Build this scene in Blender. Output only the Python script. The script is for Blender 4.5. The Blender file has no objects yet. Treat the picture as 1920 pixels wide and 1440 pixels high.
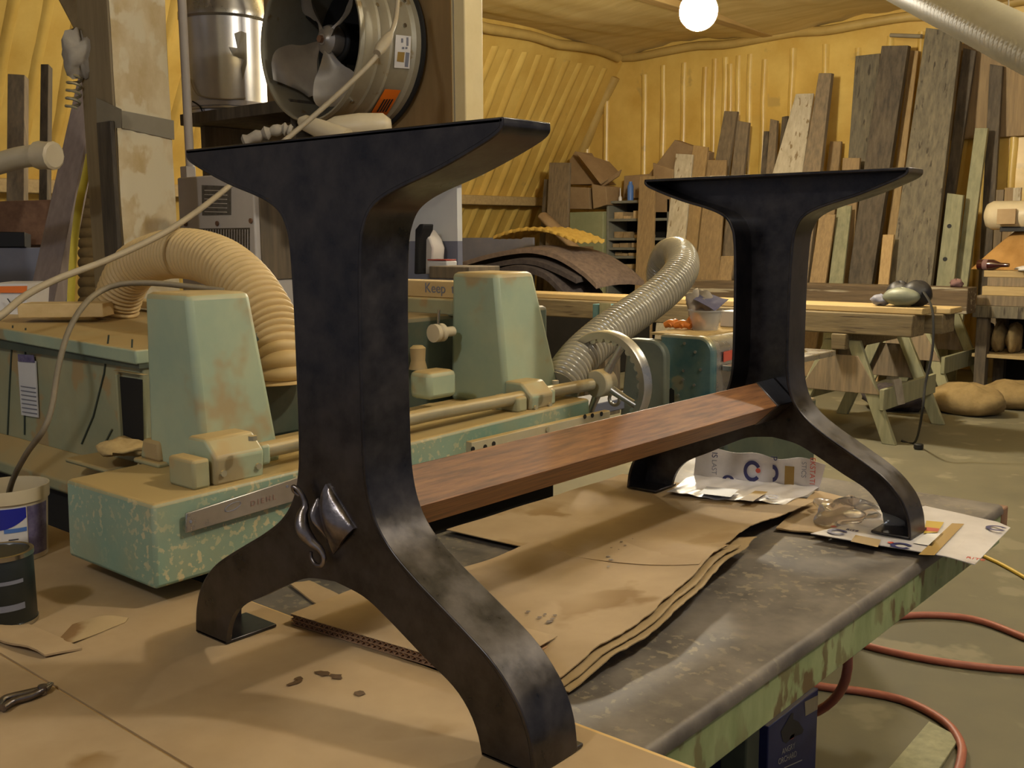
import bpy, bmesh, math, random
from mathutils import Vector, Matrix
random.seed(7)
SC = bpy.context.scene
COL = SC.collection
# ------------------------------------------------------------------ camera
YAW, PIT, ROL, FPX = -0.70835, 0.14392, -0.00675, 1932.93
CAM = Vector((1.01649, -0.82942, 0.59868))
_f = Vector((math.sin(YAW)*math.cos(PIT), math.cos(YAW)*math.cos(PIT), -math.sin(PIT)))
_r = Vector((math.cos(YAW), -math.sin(YAW), 0)); _u = _r.cross(_f)
CR = math.cos(ROL)*_r + math.sin(ROL)*_u; CU = -math.sin(ROL)*_r + math.cos(ROL)*_u; CF = _f
cd = bpy.data.cameras.new('camera'); cd.sensor_width = 36; cd.lens = FPX/1920*36; cd.clip_start = .02; cd.clip_end = 60
co = bpy.data.objects.new('camera', cd); COL.objects.link(co)
M = Matrix((CR, CU, -CF)).transposed().to_4x4(); M.translation = CAM; co.matrix_world = M
SC.camera = co
# ------------------------------------------------------------------ world, exposure, big lights
SC.view_settings.view_transform = 'Standard'; SC.view_settings.look = 'None'
SC.view_settings.exposure = 0.0; SC.view_settings.gamma = 1; SC.view_settings.use_curve_mapping = False
w = bpy.data.worlds.new('ambient_fill'); SC.world = w; w.use_nodes = True  # even ambient fill, added to lift the shadows; no real source
w.node_tree.nodes['Background'].inputs[0].default_value = (.62, .62, .70, 1)
w.node_tree.nodes['Background'].inputs[1].default_value = .30
FLOOR = -.78
KEY = Vector((1.50, 1.38, 2.50)); BULB = Vector((-2.62, 5.32, 2.04))
LIGHTS = [('bench_lamp_light', KEY, 118, (1, .96, .88), .07), ('aisle_lamp_light', Vector((1.0, 4.1, 2.5)), 80, (1, .97, .88), .06),
          ('entry_lamp_light', Vector((.4, -2.4, 2.4)), 80, (.88, .92, 1), .12)]
for n, p, e, c, rad in LIGHTS:
    l = bpy.data.lights.new(n, 'POINT'); l.energy = e; l.color = c; l.shadow_soft_size = rad
    o = bpy.data.objects.new(n, l); o.location = p; COL.objects.link(o)
# ------------------------------------------------------------------ helpers
def P(x, y, ax, v):
    d = CF + CR*((x-960)/FPX) + CU*((720-y)/FPX); i = 'xyz'.index(ax)
    return CAM + d*((v-CAM[i])/d[i])
def PD(x, y, D): return CAM + (CF + CR*((x-960)/FPX) + CU*((720-y)/FPX))*D
def lin(c): return tuple(((v/255)/12.92 if v/255 <= .04045 else ((v/255+.055)/1.055)**2.4) for v in c)
MATS = {}
def mat(name, c1, c2=None, rough=.6, metal=0, scale=6, stretch=(1, 1, 1), bump=0, bscale=60, spots=None, sscale=30, sth=.62,
        dust=None, dusth=.5, coat=0, emit=0, rnd=0, smask=0, trans=0, alpha=1, rvar=0, detail=5, ior=1.5):
    m = bpy.data.materials.new(name); m.use_nodes = True; nt = m.node_tree; N = nt.nodes; L = nt.links
    b = N['Principled BSDF']; b.inputs['Roughness'].default_value = rough; b.inputs['Metallic'].default_value = metal
    b.inputs['Coat Weight'].default_value = coat; b.inputs['Coat Roughness'].default_value = .18
    b.inputs['Transmission Weight'].default_value = trans; b.inputs['Alpha'].default_value = alpha; b.inputs['IOR'].default_value = ior
    c1 = lin(c1); c2 = lin(c2) if c2 else c1
    tc = N.new('ShaderNodeTexCoord'); mp = N.new('ShaderNodeMapping'); mp.inputs['Scale'].default_value = stretch
    oi = N.new('ShaderNodeObjectInfo'); ad = N.new('ShaderNodeVectorMath'); ad.operation = 'ADD'
    sc = N.new('ShaderNodeVectorMath'); sc.operation = 'SCALE'; cb = N.new('ShaderNodeCombineXYZ')
    for k in range(3): L.new(oi.outputs['Random'], cb.inputs[k])
    L.new(cb.outputs[0], sc.inputs[0]); sc.inputs['Scale'].default_value = 17.0
    L.new(tc.outputs['Object'], mp.inputs[0]); L.new(mp.outputs[0], ad.inputs[0]); L.new(sc.outputs[0], ad.inputs[1])
    nz = N.new('ShaderNodeTexNoise'); nz.inputs['Scale'].default_value = scale; nz.inputs['Detail'].default_value = detail
    nz.inputs['Roughness'].default_value = .62; L.new(ad.outputs[0], nz.inputs['Vector'])
    rp = N.new('ShaderNodeValToRGB'); rp.color_ramp.elements[0].position = .32; rp.color_ramp.elements[1].position = .68
    rp.color_ramp.elements[0].color = (*c1, 1); rp.color_ramp.elements[1].color = (*c2, 1); L.new(nz.outputs['Fac'], rp.inputs[0])
    out = rp.outputs[0]
    if spots:
        n2 = N.new('ShaderNodeTexNoise'); n2.inputs['Scale'].default_value = sscale; n2.inputs['Detail'].default_value = 4
        L.new(ad.outputs[0], n2.inputs['Vector'])
        r2 = N.new('ShaderNodeValToRGB'); r2.color_ramp.elements[0].position = sth; r2.color_ramp.elements[1].position = min(1, sth+.05)
        L.new(n2.outputs['Fac'], r2.inputs[0])
        if smask:
            n4 = N.new('ShaderNodeTexNoise'); n4.inputs['Scale'].default_value = smask; n4.inputs['Detail'].default_value = 3
            L.new(ad.outputs[0], n4.inputs['Vector']); m4 = N.new('ShaderNodeMapRange'); m4.inputs[1].default_value = .42; m4.inputs[2].default_value = .62
            L.new(n4.outputs['Fac'], m4.inputs[0]); mm = N.new('ShaderNodeMath'); mm.operation = 'MULTIPLY'
            L.new(r2.outputs[0], mm.inputs[0]); L.new(m4.outputs[0], mm.inputs[1]); r2 = mm
        mx = N.new('ShaderNodeMix'); mx.data_type = 'RGBA'; mx.inputs[7].default_value = (*lin(spots), 1)
        L.new(r2.outputs[0], mx.inputs[0]); L.new(out, mx.inputs[6]); out = mx.outputs[2]
    if dust:   # sawdust settled on faces that look up
        ge = N.new('ShaderNodeNewGeometry'); sx = N.new('ShaderNodeSeparateXYZ'); L.new(ge.outputs['True Normal'], sx.inputs[0])
        n3 = N.new('ShaderNodeTexNoise'); n3.inputs['Scale'].default_value = 9; n3.inputs['Detail'].default_value = 6
        L.new(ad.outputs[0], n3.inputs['Vector'])
        ma = N.new('ShaderNodeMath'); ma.operation = 'MULTIPLY_ADD'; ma.inputs[1].default_value = 1.1; L.new(sx.outputs[2], ma.inputs[0])
        mb = N.new('ShaderNodeMath'); mb.operation = 'SUBTRACT'; mb.inputs[1].default_value = dusth; L.new(n3.outputs['Fac'], mb.inputs[0])
        L.new(mb.outputs[0], ma.inputs[2]); ma.use_clamp = True
        mx = N.new('ShaderNodeMix'); mx.data_type = 'RGBA'; mx.inputs[7].default_value = (*lin(dust), 1)
        L.new(ma.outputs[0], mx.inputs[0]); L.new(out, mx.inputs[6]); out = mx.outputs[2]
    if rnd:
        hs = N.new('ShaderNodeHueSaturation'); mr = N.new('ShaderNodeMapRange'); mr.inputs[3].default_value = 1-rnd; mr.inputs[4].default_value = 1+rnd
        L.new(oi.outputs['Random'], mr.inputs[0]); L.new(mr.outputs[0], hs.inputs['Value']); L.new(out, hs.inputs['Color']); out = hs.outputs[0]
    L.new(out, b.inputs['Base Color'])
    if rvar:
        mr2 = N.new('ShaderNodeMapRange'); mr2.inputs[1].default_value = .3; mr2.inputs[2].default_value = .7
        mr2.inputs[3].default_value = rough-rvar; mr2.inputs[4].default_value = rough+rvar
        L.new(nz.outputs['Fac'], mr2.inputs[0]); L.new(mr2.outputs[0], b.inputs['Roughness'])
    if bump:
        bn = N.new('ShaderNodeTexNoise'); bn.inputs['Scale'].default_value = bscale; bn.inputs['Detail'].default_value = 4
        L.new(ad.outputs[0], bn.inputs['Vector']); bp = N.new('ShaderNodeBump'); bp.inputs['Strength'].default_value = bump
        bp.inputs['Distance'].default_value = .004; L.new(bn.outputs['Fac'], bp.inputs['Height']); L.new(bp.outputs[0], b.inputs['Normal'])
    if emit:
        b.inputs['Emission Color'].default_value = (*c1, 1); b.inputs['Emission Strength'].default_value = emit
    MATS[name] = m; return m
def pal(**k):
    for n, a in k.items(): mat(n, **a)
D_ = (178, 152, 100)
pal(
 steel=dict(c1=(46, 44, 46), c2=(80, 75, 74), rough=0.38, metal=0.85, scale=20, rvar=0.13, bump=0.12, bscale=35, coat=0.25, detail=8),
 steel_worn=dict(c1=(92, 86, 88), c2=(150, 142, 140), rough=0.3, metal=0.95, scale=26, bump=0.3, bscale=60),
 walnut=dict(c1=(96, 60, 32), c2=(150, 100, 56), rough=0.5, scale=12, stretch=(14, 0.8, 14), bump=0.08, bscale=40, coat=0.05),
 galv=dict(c1=(80, 74, 70), c2=(128, 119, 108), rough=0.58, metal=0.35, scale=9, spots=(136, 126, 106), sscale=60, sth=0.57, rvar=0.1, detail=9, smask=5),
 benchgreen=dict(c1=(124, 138, 92), c2=(160, 168, 122), rough=0.55, scale=14, stretch=(1, 1, 0.5), spots=(104, 84, 52), sscale=22, sth=0.52, smask=5),
 kraft=dict(c1=(160, 134, 98), c2=(176, 151, 114), rough=0.85, scale=5, spots=(142, 112, 68), sscale=5, sth=0.6, smask=3),
 kraft_dark=dict(c1=(152, 128, 90), c2=(170, 146, 106), rough=0.85, scale=5, spots=(128, 96, 56), sscale=6, sth=0.6),
 kraft_edge=dict(c1=(168, 128, 92), c2=(190, 150, 112), rough=0.9, scale=40),
 stain=dict(c1=(92, 66, 36), c2=(70, 46, 24), rough=.6, scale=40),
 ply=dict(c1=(206, 168, 104), c2=(222, 188, 126), rough=.7, scale=8, stretch=(.5, 6, 12)),
 green=dict(c1=(146, 164, 142), c2=(172, 182, 150), rough=0.5, scale=5, spots=(160, 146, 110), sscale=4.5, sth=0.56, dust=D_, dusth=0.55),
 green_chip=dict(c1=(116, 148, 132), c2=(140, 162, 140), rough=0.45, scale=6, spots=(196, 186, 146), sscale=80, sth=0.55, dust=D_, dusth=0.45, smask=5),
 green_dusty=dict(c1=(142, 144, 112), c2=(164, 162, 126), rough=0.7, scale=5, spots=(164, 140, 96), sscale=8, sth=0.58, dust=D_, dusth=0.4),
 green_dark=dict(c1=(56, 66, 56), c2=(80, 88, 72), rough=.6, scale=5, dust=(130, 110, 74), dusth=.5),
 cream=dict(c1=(172, 164, 136), c2=(188, 180, 150), rough=.55, scale=8, dust=D_, dusth=.5),
 rodmetal=dict(c1=(150, 144, 118), c2=(166, 160, 134), rough=.45, metal=.2, scale=12, dust=D_, dusth=.5),
 black=dict(c1=(14, 13, 13), c2=(22, 21, 20), rough=.6),
 void=dict(c1=(20, 17, 13), c2=(30, 26, 20), rough=.9),  # near-black: deep shade put into the colour of gaps and undersides
 darkcan=dict(c1=(32, 36, 36), c2=(44, 48, 46), rough=.35, metal=.3),
 chrome=dict(c1=(170, 168, 162), c2=(196, 194, 188), rough=.22, metal=1, scale=12),
 alu=dict(c1=(160, 158, 154), c2=(188, 184, 176), rough=.3, metal=.8, scale=10, rvar=.08),
 fanmetal=dict(c1=(154, 146, 124), c2=(174, 166, 144), rough=.42, metal=.45, scale=6, spots=(140, 120, 84), sscale=14, sth=.64),
 blade=dict(c1=(150, 142, 132), c2=(176, 168, 156), rough=0.38, metal=0.5, scale=6),
 white=dict(c1=(206, 202, 198), c2=(220, 216, 210), rough=.5, scale=6),
 whitepvc=dict(c1=(196, 180, 148), c2=(208, 194, 162), rough=.42, scale=7),
 label_white=dict(c1=(214, 210, 206), rough=.5), label_orange=dict(c1=(222, 112, 24), rough=.5), label_tan=dict(c1=(150, 120, 60), rough=.6),
 ink=dict(c1=(34, 32, 40), rough=.6), inkblue=dict(c1=(44, 44, 92), rough=.5), inkred=dict(c1=(192, 78, 58), rough=0.5), inkgrey=dict(c1=(120, 122, 134), rough=.5),
 blueprint=dict(c1=(32, 40, 150), rough=.45), bluelight=dict(c1=(80, 120, 190), rough=.45), purplegrey=dict(c1=(78, 70, 110), c2=(120, 112, 140), rough=.5, scale=70),
 concrete=dict(c1=(92, 88, 70), c2=(112, 106, 84), rough=0.8, scale=1.6, spots=(122, 116, 94), sscale=3.5, sth=0.6, bump=0.1, bscale=20, rvar=0.08),
 foam=dict(c1=(202, 164, 80), c2=(224, 192, 106), rough=0.33, scale=2.2, bump=0.5, bscale=9, spots=(190, 160, 90), sscale=3, sth=0.66),
 foam_dull=dict(c1=(172, 142, 76), c2=(196, 166, 96), rough=0.55, scale=2, bump=0.5, bscale=9),
 foam_ceil=dict(c1=(200, 174, 108), c2=(226, 204, 144), rough=0.55, scale=1.6, stretch=(0.35, 3.4, 1), bump=0.6, bscale=6),
 joist=dict(c1=(176, 144, 88), c2=(200, 168, 108), rough=0.7, scale=4, stretch=(4, 0.4, 4)),
 oldwood=dict(c1=(104, 92, 74), c2=(138, 120, 94), rough=0.75, scale=6, stretch=(7, 7, 0.5), rnd=0.14, bump=0.2, bscale=30),
 greywood=dict(c1=(92, 86, 72), c2=(128, 118, 96), rough=.75, scale=6, stretch=(5, 5, .6), rnd=.12, bump=.25, bscale=24, spots=(70, 62, 50), sscale=5, sth=.62),
 darkwood=dict(c1=(66, 58, 48), c2=(104, 92, 74), rough=.75, scale=5, stretch=(5, 5, .7), rnd=.1, bump=.25, bscale=24),
 palewood=dict(c1=(178, 166, 140), c2=(206, 196, 172), rough=.75, scale=6, stretch=(4, 4, .6), spots=(140, 120, 88), sscale=7, sth=.62),
 tanwood=dict(c1=(132, 110, 78), c2=(160, 134, 94), rough=0.7, scale=6, stretch=(7, 7, 0.5), rnd=0.1),
 orangewood=dict(c1=(154, 126, 84), c2=(176, 148, 100), rough=0.7, scale=6, stretch=(8, 8, 0.5), rnd=0.06),
 greenwood=dict(c1=(126, 126, 98), c2=(154, 150, 118), rough=.75, scale=5, stretch=(6, 6, .5), rnd=.1),
 timber=dict(c1=(92, 80, 58), c2=(126, 110, 80), rough=0.75, scale=5, stretch=(0.5, 7, 7), spots=(74, 60, 42), sscale=6, sth=0.63, bump=0.3, bscale=18),
 timber_light=dict(c1=(160, 136, 92), c2=(184, 160, 112), rough=0.7, scale=5, stretch=(0.5, 7, 7), rnd=0.06),
 timber_dark=dict(c1=(74, 60, 42), c2=(104, 86, 62), rough=.8, scale=5, stretch=(.5, 7, 7), spots=(150, 140, 118), sscale=3.2, sth=.58, bump=.3, bscale=18),
 board_dusty=dict(c1=(196, 166, 110), c2=(214, 186, 132), rough=.8, scale=5, stretch=(.6, 4, 4)),
 violetboard=dict(c1=(144, 128, 120), c2=(166, 148, 136), rough=0.7, scale=5, stretch=(8, 8, 0.5)),
 plywall=dict(c1=(134, 108, 68), c2=(154, 126, 82), rough=.7, scale=4, stretch=(3, 3, .5)),
 trimcream=dict(c1=(214, 192, 138), c2=(226, 206, 156), rough=.6, scale=6),
 painted=dict(c1=(206, 204, 200), c2=(222, 220, 214), rough=.6, scale=3), bluepaint=dict(c1=(116, 118, 134), c2=(132, 132, 144), rough=.6, scale=4),
 wrap=dict(c1=(200, 172, 118), c2=(232, 214, 174), rough=0.3, scale=5, stretch=(1.5, 1.5, 1), spots=(226, 210, 172), sscale=7, sth=0.5, coat=0.5, bump=0.4, bscale=14),
 postwood=dict(c1=(134, 116, 84), c2=(158, 138, 102), rough=.7, scale=5, stretch=(5, 5, .5)),
 tape=dict(c1=(140, 130, 108), c2=(152, 142, 120), rough=.45, scale=9),
 heater=dict(c1=(206, 196, 184), c2=(218, 208, 196), rough=0.55, scale=6), heaterlabel=dict(c1=(92, 86, 76), c2=(120, 112, 100), rough=.6, scale=60), mesh=dict(c1=(74, 64, 50), c2=(110, 98, 78), rough=.7, scale=160),
 hose=dict(c1=(196, 166, 112), c2=(212, 184, 130), rough=.55, scale=5), clearhose=dict(c1=(140, 132, 112), c2=(162, 154, 134), rough=.22, scale=6, coat=.6),
 cable=dict(c1=(158, 144, 118), c2=(172, 158, 132), rough=.6, scale=9), cabledark=dict(c1=(60, 54, 46), c2=(140, 126, 100), rough=.6, scale=4),
 teal=dict(c1=(52, 100, 112), c2=(110, 134, 128), rough=0.32, metal=0.35, scale=7, spots=(140, 140, 120), sscale=9, sth=0.6, dust=(176, 164, 128), dusth=0.55, coat=0.3),
 tealgrey=dict(c1=(104, 110, 98), c2=(130, 132, 114), rough=.5, metal=.2, scale=6),
 rubber=dict(c1=(24, 24, 28), c2=(36, 34, 38), rough=.5),
 matgrey=dict(c1=(98, 84, 76), c2=(126, 108, 96), rough=.95, scale=20), matdark=dict(c1=(52, 46, 48), c2=(74, 66, 66), rough=.95, scale=20),
 padyellow=dict(c1=(176, 142, 62), c2=(196, 162, 80), rough=.8, scale=12), sackcloth=dict(c1=(124, 104, 66), c2=(150, 128, 86), rough=.9, scale=9, bump=.4, bscale=60),
 carton=dict(c1=(140, 114, 82), c2=(160, 134, 98), rough=0.85, scale=5, rnd=0.1), shelfgrey=dict(c1=(112, 112, 102), c2=(130, 128, 116), rough=.6, scale=6),
 lockergreen=dict(c1=(140, 144, 106), c2=(156, 156, 118), rough=.6, scale=5),
 scrap=dict(c1=(150, 124, 86), c2=(190, 166, 126), rough=.8, scale=8, rnd=.35), orangeplastic=dict(c1=(206, 112, 34), c2=(222, 132, 50), rough=.45, scale=9),
 sandblue=dict(c1=(84, 84, 112), c2=(98, 96, 122), rough=.85, scale=60), tub=dict(c1=(190, 188, 182), c2=(200, 198, 190), rough=.15, alpha=.45),
 tarp=dict(c1=(158, 116, 58), c2=(186, 142, 80), rough=.85, scale=5), bottle=dict(c1=(44, 16, 18), c2=(60, 22, 22), rough=.08, coat=.6),
 navybox=dict(c1=(28, 34, 78), c2=(38, 46, 100), rough=.5, scale=5), boxprint=dict(c1=(168, 164, 160), rough=.5), silverbar=dict(c1=(170, 158, 132), c2=(120, 110, 92), rough=.5, scale=120, stretch=(1, 12, .02)),
 redhose=dict(c1=(150, 84, 66), c2=(164, 98, 78), rough=.5, scale=9), yellowcord=dict(c1=(176, 146, 40), c2=(190, 160, 54), rough=.5), yellowstrap=dict(c1=(206, 182, 52), c2=(220, 198, 70), rough=.6),
 plastic=dict(c1=(222, 218, 214), c2=(232, 228, 226), rough=.16, trans=.85, bump=.8, bscale=26, ior=1.25), mailer=dict(c1=(190, 184, 182), c2=(216, 210, 208), rough=0.34, scale=8, bump=0.6, bscale=18, coat=0.2),
 ductpale=dict(c1=(140, 136, 118), c2=(156, 150, 132), rough=0.4, scale=5), globe=dict(c1=(255, 243, 218), emit=620, rough=0.3), rag=dict(c1=(150, 140, 126), c2=(178, 168, 150), rough=.9, scale=9),
 tankmetal=dict(c1=(196, 194, 194), c2=(214, 210, 206), rough=0.3, metal=0.65, scale=8), platelet=dict(c1=(150, 118, 104), rough=.6),
 rust=dict(c1=(112, 78, 56), c2=(140, 104, 76), rough=.8, scale=20), sawdust=dict(c1=(176, 148, 94), c2=(194, 166, 112), rough=1, scale=50),
 plumcloth=dict(c1=(112, 84, 84), c2=(136, 104, 98), rough=.9), teabluebox=dict(c1=(70, 108, 116), c2=(96, 128, 128), rough=.6, scale=6), redlabel=dict(c1=(176, 70, 52), rough=.5))
def setp(o, label=None, cat=None, group=None, kind=None):
    if label: o['label'] = label
    if cat: o['category'] = cat
    if group: o['group'] = group
    if kind: o['kind'] = kind
    return o
def thing(name, loc, label, cat, group=None, kind=None):
    o = bpy.data.objects.new(name, None); o.empty_display_size = .05; o.location = Vector(loc); COL.objects.link(o)
    return setp(o, label, cat, group, kind)
def origin_of(p):
    v = Vector((0, 0, 0))
    while p: v = v + p.location; p = p.parent
    return v
def mk(name, vs, fs, m, parent=None, smooth=35, bev=0, bseg=2, label=None, cat=None, group=None, kind=None):
    vs = [Vector(v) for v in vs]
    if parent is None:
        o0 = Vector(((min(v.x for v in vs)+max(v.x for v in vs))/2, (min(v.y for v in vs)+max(v.y for v in vs))/2, min(v.z for v in vs)))
        loc = o0
    else:
        o0 = origin_of(parent); loc = Vector((0, 0, 0))
    me = bpy.data.meshes.new(name); me.from_pydata([v-o0 for v in vs], [], fs); me.update()
    b = bmesh.new(); b.from_mesh(me); bmesh.ops.recalc_face_normals(b, faces=b.faces); b.to_mesh(me); b.free()
    me.materials.append(MATS[m])
    if smooth:
        for p in me.polygons: p.use_smooth = True
        me.set_sharp_from_angle(angle=math.radians(smooth))
    o = bpy.data.objects.new(name, me); o.location = loc; o.parent = parent; COL.objects.link(o)
    if bev:
        md = o.modifiers.new('bevel', 'BEVEL'); md.width = bev; md.segments = bseg; md.limit_method = 'ANGLE'; md.angle_limit = math.radians(40)
    return setp(o, label, cat, group, kind)
BF = [(0, 1, 3, 2), (4, 6, 7, 5), (0, 4, 5, 1), (2, 3, 7, 6), (0, 2, 6, 4), (1, 5, 7, 3)]
def boxv(x0, x1, y0, y1, z0, z1): return [(x, y, z) for x in (x0, x1) for y in (y0, y1) for z in (z0, z1)]
def box(name, x0, x1, y0, y1, z0, z1, m, parent=None, bev=.002, **k): return mk(name, boxv(x0, x1, y0, y1, z0, z1), BF, m, parent, bev=bev, **k)
def pbox(name, px0, py0, px1, py1, Y, dep, m, parent=None, bev=.002, z0=None, **k):
    a = P(px0, py0, 'y', Y); b = P(px1, py1, 'y', Y)
    zz = sorted((a.z, b.z)); xx = sorted((a.x, b.x))
    return box(name, xx[0], xx[1], Y, Y+dep, zz[0] if z0 is None else z0, zz[1], m, parent, bev, **k)
def hexa(name, b4, t4, m, parent=None, bev=.003, **k):   # bottom ring, top ring
    vs = list(b4)+list(t4); return mk(name, vs, [(3, 2, 1, 0), (4, 5, 6, 7)]+[(i, (i+1) % 4, 4+(i+1) % 4, 4+i) for i in range(4)], m, parent, bev=bev, **k)
def frame_of(d):
    d = d.normalized(); a = Vector((0, 0, 1)) if abs(d.z) < .9 else Vector((1, 0, 0)); s = d.cross(a).normalized(); return s, s.cross(d)
def tube(name, pts, r, m, parent=None, seg=10, close=False, cap=True, flat=None, **k):
    pts = [Vector(p) for p in pts]; n = len(pts); vs = []; fs = []
    rr = r if isinstance(r, (list, tuple)) else [r]*n
    s0 = None
    for i, p in enumerate(pts):
        if close: d = pts[(i+1) % n]-pts[i-1]
        else: d = pts[min(i+1, n-1)]-pts[max(i-1, 0)]
        d.normalize()
        if s0 is None: s, u = frame_of(d)
        else: s = (s0-d*s0.dot(d)).normalized(); u = s.cross(d)
        s0 = s
        for j in range(seg):
            a = 2*math.pi*j/seg; vs.append(p+(s*math.cos(a)+u*math.sin(a)*(flat or 1))*rr[i])
    for i in range(n if close else n-1):
        for j in range(seg):
            a = i*seg+j; b = i*seg+(j+1) % seg; c = ((i+1) % n)*seg+(j+1) % seg; d = ((i+1) % n)*seg+j; fs.append((a, b, c, d))
    if cap and not close: fs.append(tuple(range(seg))); fs.append(tuple(range((n-1)*seg, n*seg)))
    return mk(name, vs, fs, m, parent, smooth=k.pop('smooth', 50), **k)
def spline(pts, n=8, close=False):
    pts = [Vector(p) for p in pts]; out = []; N = len(pts)
    rng = range(N) if close else range(N-1)
    for i in rng:
        g = (lambda k: pts[k % N]) if close else (lambda k: pts[max(0, min(N-1, k))])
        p0, p1, p2, p3 = g(i-1), g(i), g(i+1), g(i+2)
        for t in [k/n for k in range(n)]:
            out.append(.5*((2*p1)+(p2-p0)*t+(2*p0-5*p1+4*p2-p3)*t*t+(3*p1-p0-3*p2+p3)*t**3))
    if not close: out.append(pts[-1])
    return out
def resample(pts, step):
    L = [0]
    for a, b in zip(pts, pts[1:]): L.append(L[-1]+(b-a).length)
    n = max(2, int(L[-1]/step)); out = []; j = 0
    for i in range(n+1):
        s = L[-1]*i/n
        while j < len(L)-2 and L[j+1] < s: j += 1
        t = (s-L[j])/max(1e-9, L[j+1]-L[j]); out.append(pts[j].lerp(pts[j+1], t))
    return out
def cyl(name, c, axis, r, h, m, parent=None, seg=24, r2=None, **k):
    a = Vector(axis).normalized(); c = Vector(c); s, u = frame_of(a); vs = []
    for p, q in ((c, r), (c+a*h, r if r2 is None else r2)):
        for j in range(seg):
            t = 2*math.pi*j/seg; vs.append(p+(s*math.cos(t)+u*math.sin(t))*q)
    fs = [(j, (j+1) % seg, seg+(j+1) % seg, seg+j) for j in range(seg)]+[tuple(range(seg)), tuple(range(seg, 2*seg))]
    return mk(name, vs, fs, m, parent, **k)
def lathe(name, c, axis, prof, m, parent=None, seg=32, **k):   # prof: (r, h)
    a = Vector(axis).normalized(); c = Vector(c); s, u = frame_of(a); vs = []; fs = []; n = len(prof)
    for r, h in prof:
        for j in range(seg):
            t = 2*math.pi*j/seg; vs.append(c+a*h+(s*math.cos(t)+u*math.sin(t))*r)
    for i in range(n-1):
        for j in range(seg): fs.append((i*seg+j, i*seg+(j+1) % seg, (i+1)*seg+(j+1) % seg, (i+1)*seg+j))
    if prof[0][0] > 1e-5: fs.append(tuple(range(seg)))
    if prof[-1][0] > 1e-5: fs.append(tuple(range((n-1)*seg, n*seg)))
    return mk(name, vs, fs, m, parent, **k)
def shell(name, c, axis, prof, m, parent=None, seg=40, **k):    # open lathe with both walls given, closed profile
    a = Vector(axis).normalized(); c = Vector(c); s, u = frame_of(a); vs = []; fs = []; n = len(prof)
    for r, h in prof:
        for j in range(seg):
            t = 2*math.pi*j/seg; vs.append(c+a*h+(s*math.cos(t)+u*math.sin(t))*r)
    for i in range(n):
        for j in range(seg): fs.append((i*seg+j, i*seg+(j+1) % seg, ((i+1) % n)*seg+(j+1) % seg, ((i+1) % n)*seg+j))
    return mk(name, vs, fs, m, parent, **k)
def prism(name, pts, ex, m, parent=None, bev=.002, **k):         # planar outline pushed along ex
    pts = [Vector(p) for p in pts]; ex = Vector(ex); n = len(pts)
    return mk(name, pts+[p+ex for p in pts], [tuple(range(n)), tuple(range(n, 2*n))]+[(i, (i+1) % n, n+(i+1) % n, n+i) for i in range(n)], m, parent, bev=bev, **k)
def grid(name, fn, nu, nv, m, parent=None, th=.003, nrm=(0, 0, -1), **k):   # sheet with thickness
    nrm = Vector(nrm)*th; vs = []; fs = []
    for i in range(nu+1):
        for j in range(nv+1): vs.append(Vector(fn(i/nu, j/nv)))
    N = len(vs); W = nv+1; vs += [v+nrm for v in vs]
    for i in range(nu):
        for j in range(nv):
            a = i*W+j; fs.append((a, a+1, a+W+1, a+W)); fs.append((N+a, N+a+W, N+a+W+1, N+a+1))
    rim = [j for j in range(W)]+[i*W+nv for i in range(1, nu+1)]+[nu*W+j for j in range(nv-1, -1, -1)]+[i*W for i in range(nu-1, 0, -1)]
    for a, b in zip(rim, rim[1:]+rim[:1]): fs.append((a, b, N+b, N+a))
    return mk(name, vs, fs, m, parent, **k)
def quadgrid(name, c4, amp, m, parent=None, nu=20, nv=20, th=.003, seed=0, zf=None, **k):
    c4 = [Vector(c) for c in c4]; R = random.Random(seed); ph = [R.uniform(0, 6) for _ in range(4)]
    def fn(u, v):
        p = c4[0].lerp(c4[1], u).lerp(c4[3].lerp(c4[2], u), v)
        z = amp*(math.sin(5*u+ph[0])*math.sin(4*v+ph[1])+.5*math.sin(11*u+ph[2]+3*v))
        if zf: z += zf(u, v)
        return (p.x, p.y, p.z+z)
    return grid(name, fn, nu, nv, m, parent, th=th, **k)
def text(name, s, size, org, ex, ey, m, parent=None, align='LEFT', **k):
    cu = bpy.data.curves.new(name, 'FONT'); cu.body = s; cu.size = size; cu.align_x = align; cu.extrude = .0003
    t = bpy.data.objects.new(name, cu); COL.objects.link(t); dg = bpy.context.evaluated_depsgraph_get()
    me = bpy.data.meshes.new_from_object(t.evaluated_get(dg)); bpy.data.objects.remove(t); bpy.data.curves.remove(cu)
    ex = Vector(ex).normalized(); ey = Vector(ey).normalized(); ez = ex.cross(ey)
    o0 = origin_of(parent) if parent else Vector(org)
    for v in me.vertices: v.co = Vector(org)+ex*v.co.x+ey*v.co.y+ez*v.co.z-o0
    me.materials.clear(); me.materials.append(MATS[m]); me.name = name
    o = bpy.data.objects.new(name, me); o.parent = parent
    if not parent: o.location = org
    COL.objects.link(o); return setp(o, **k)
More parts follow.
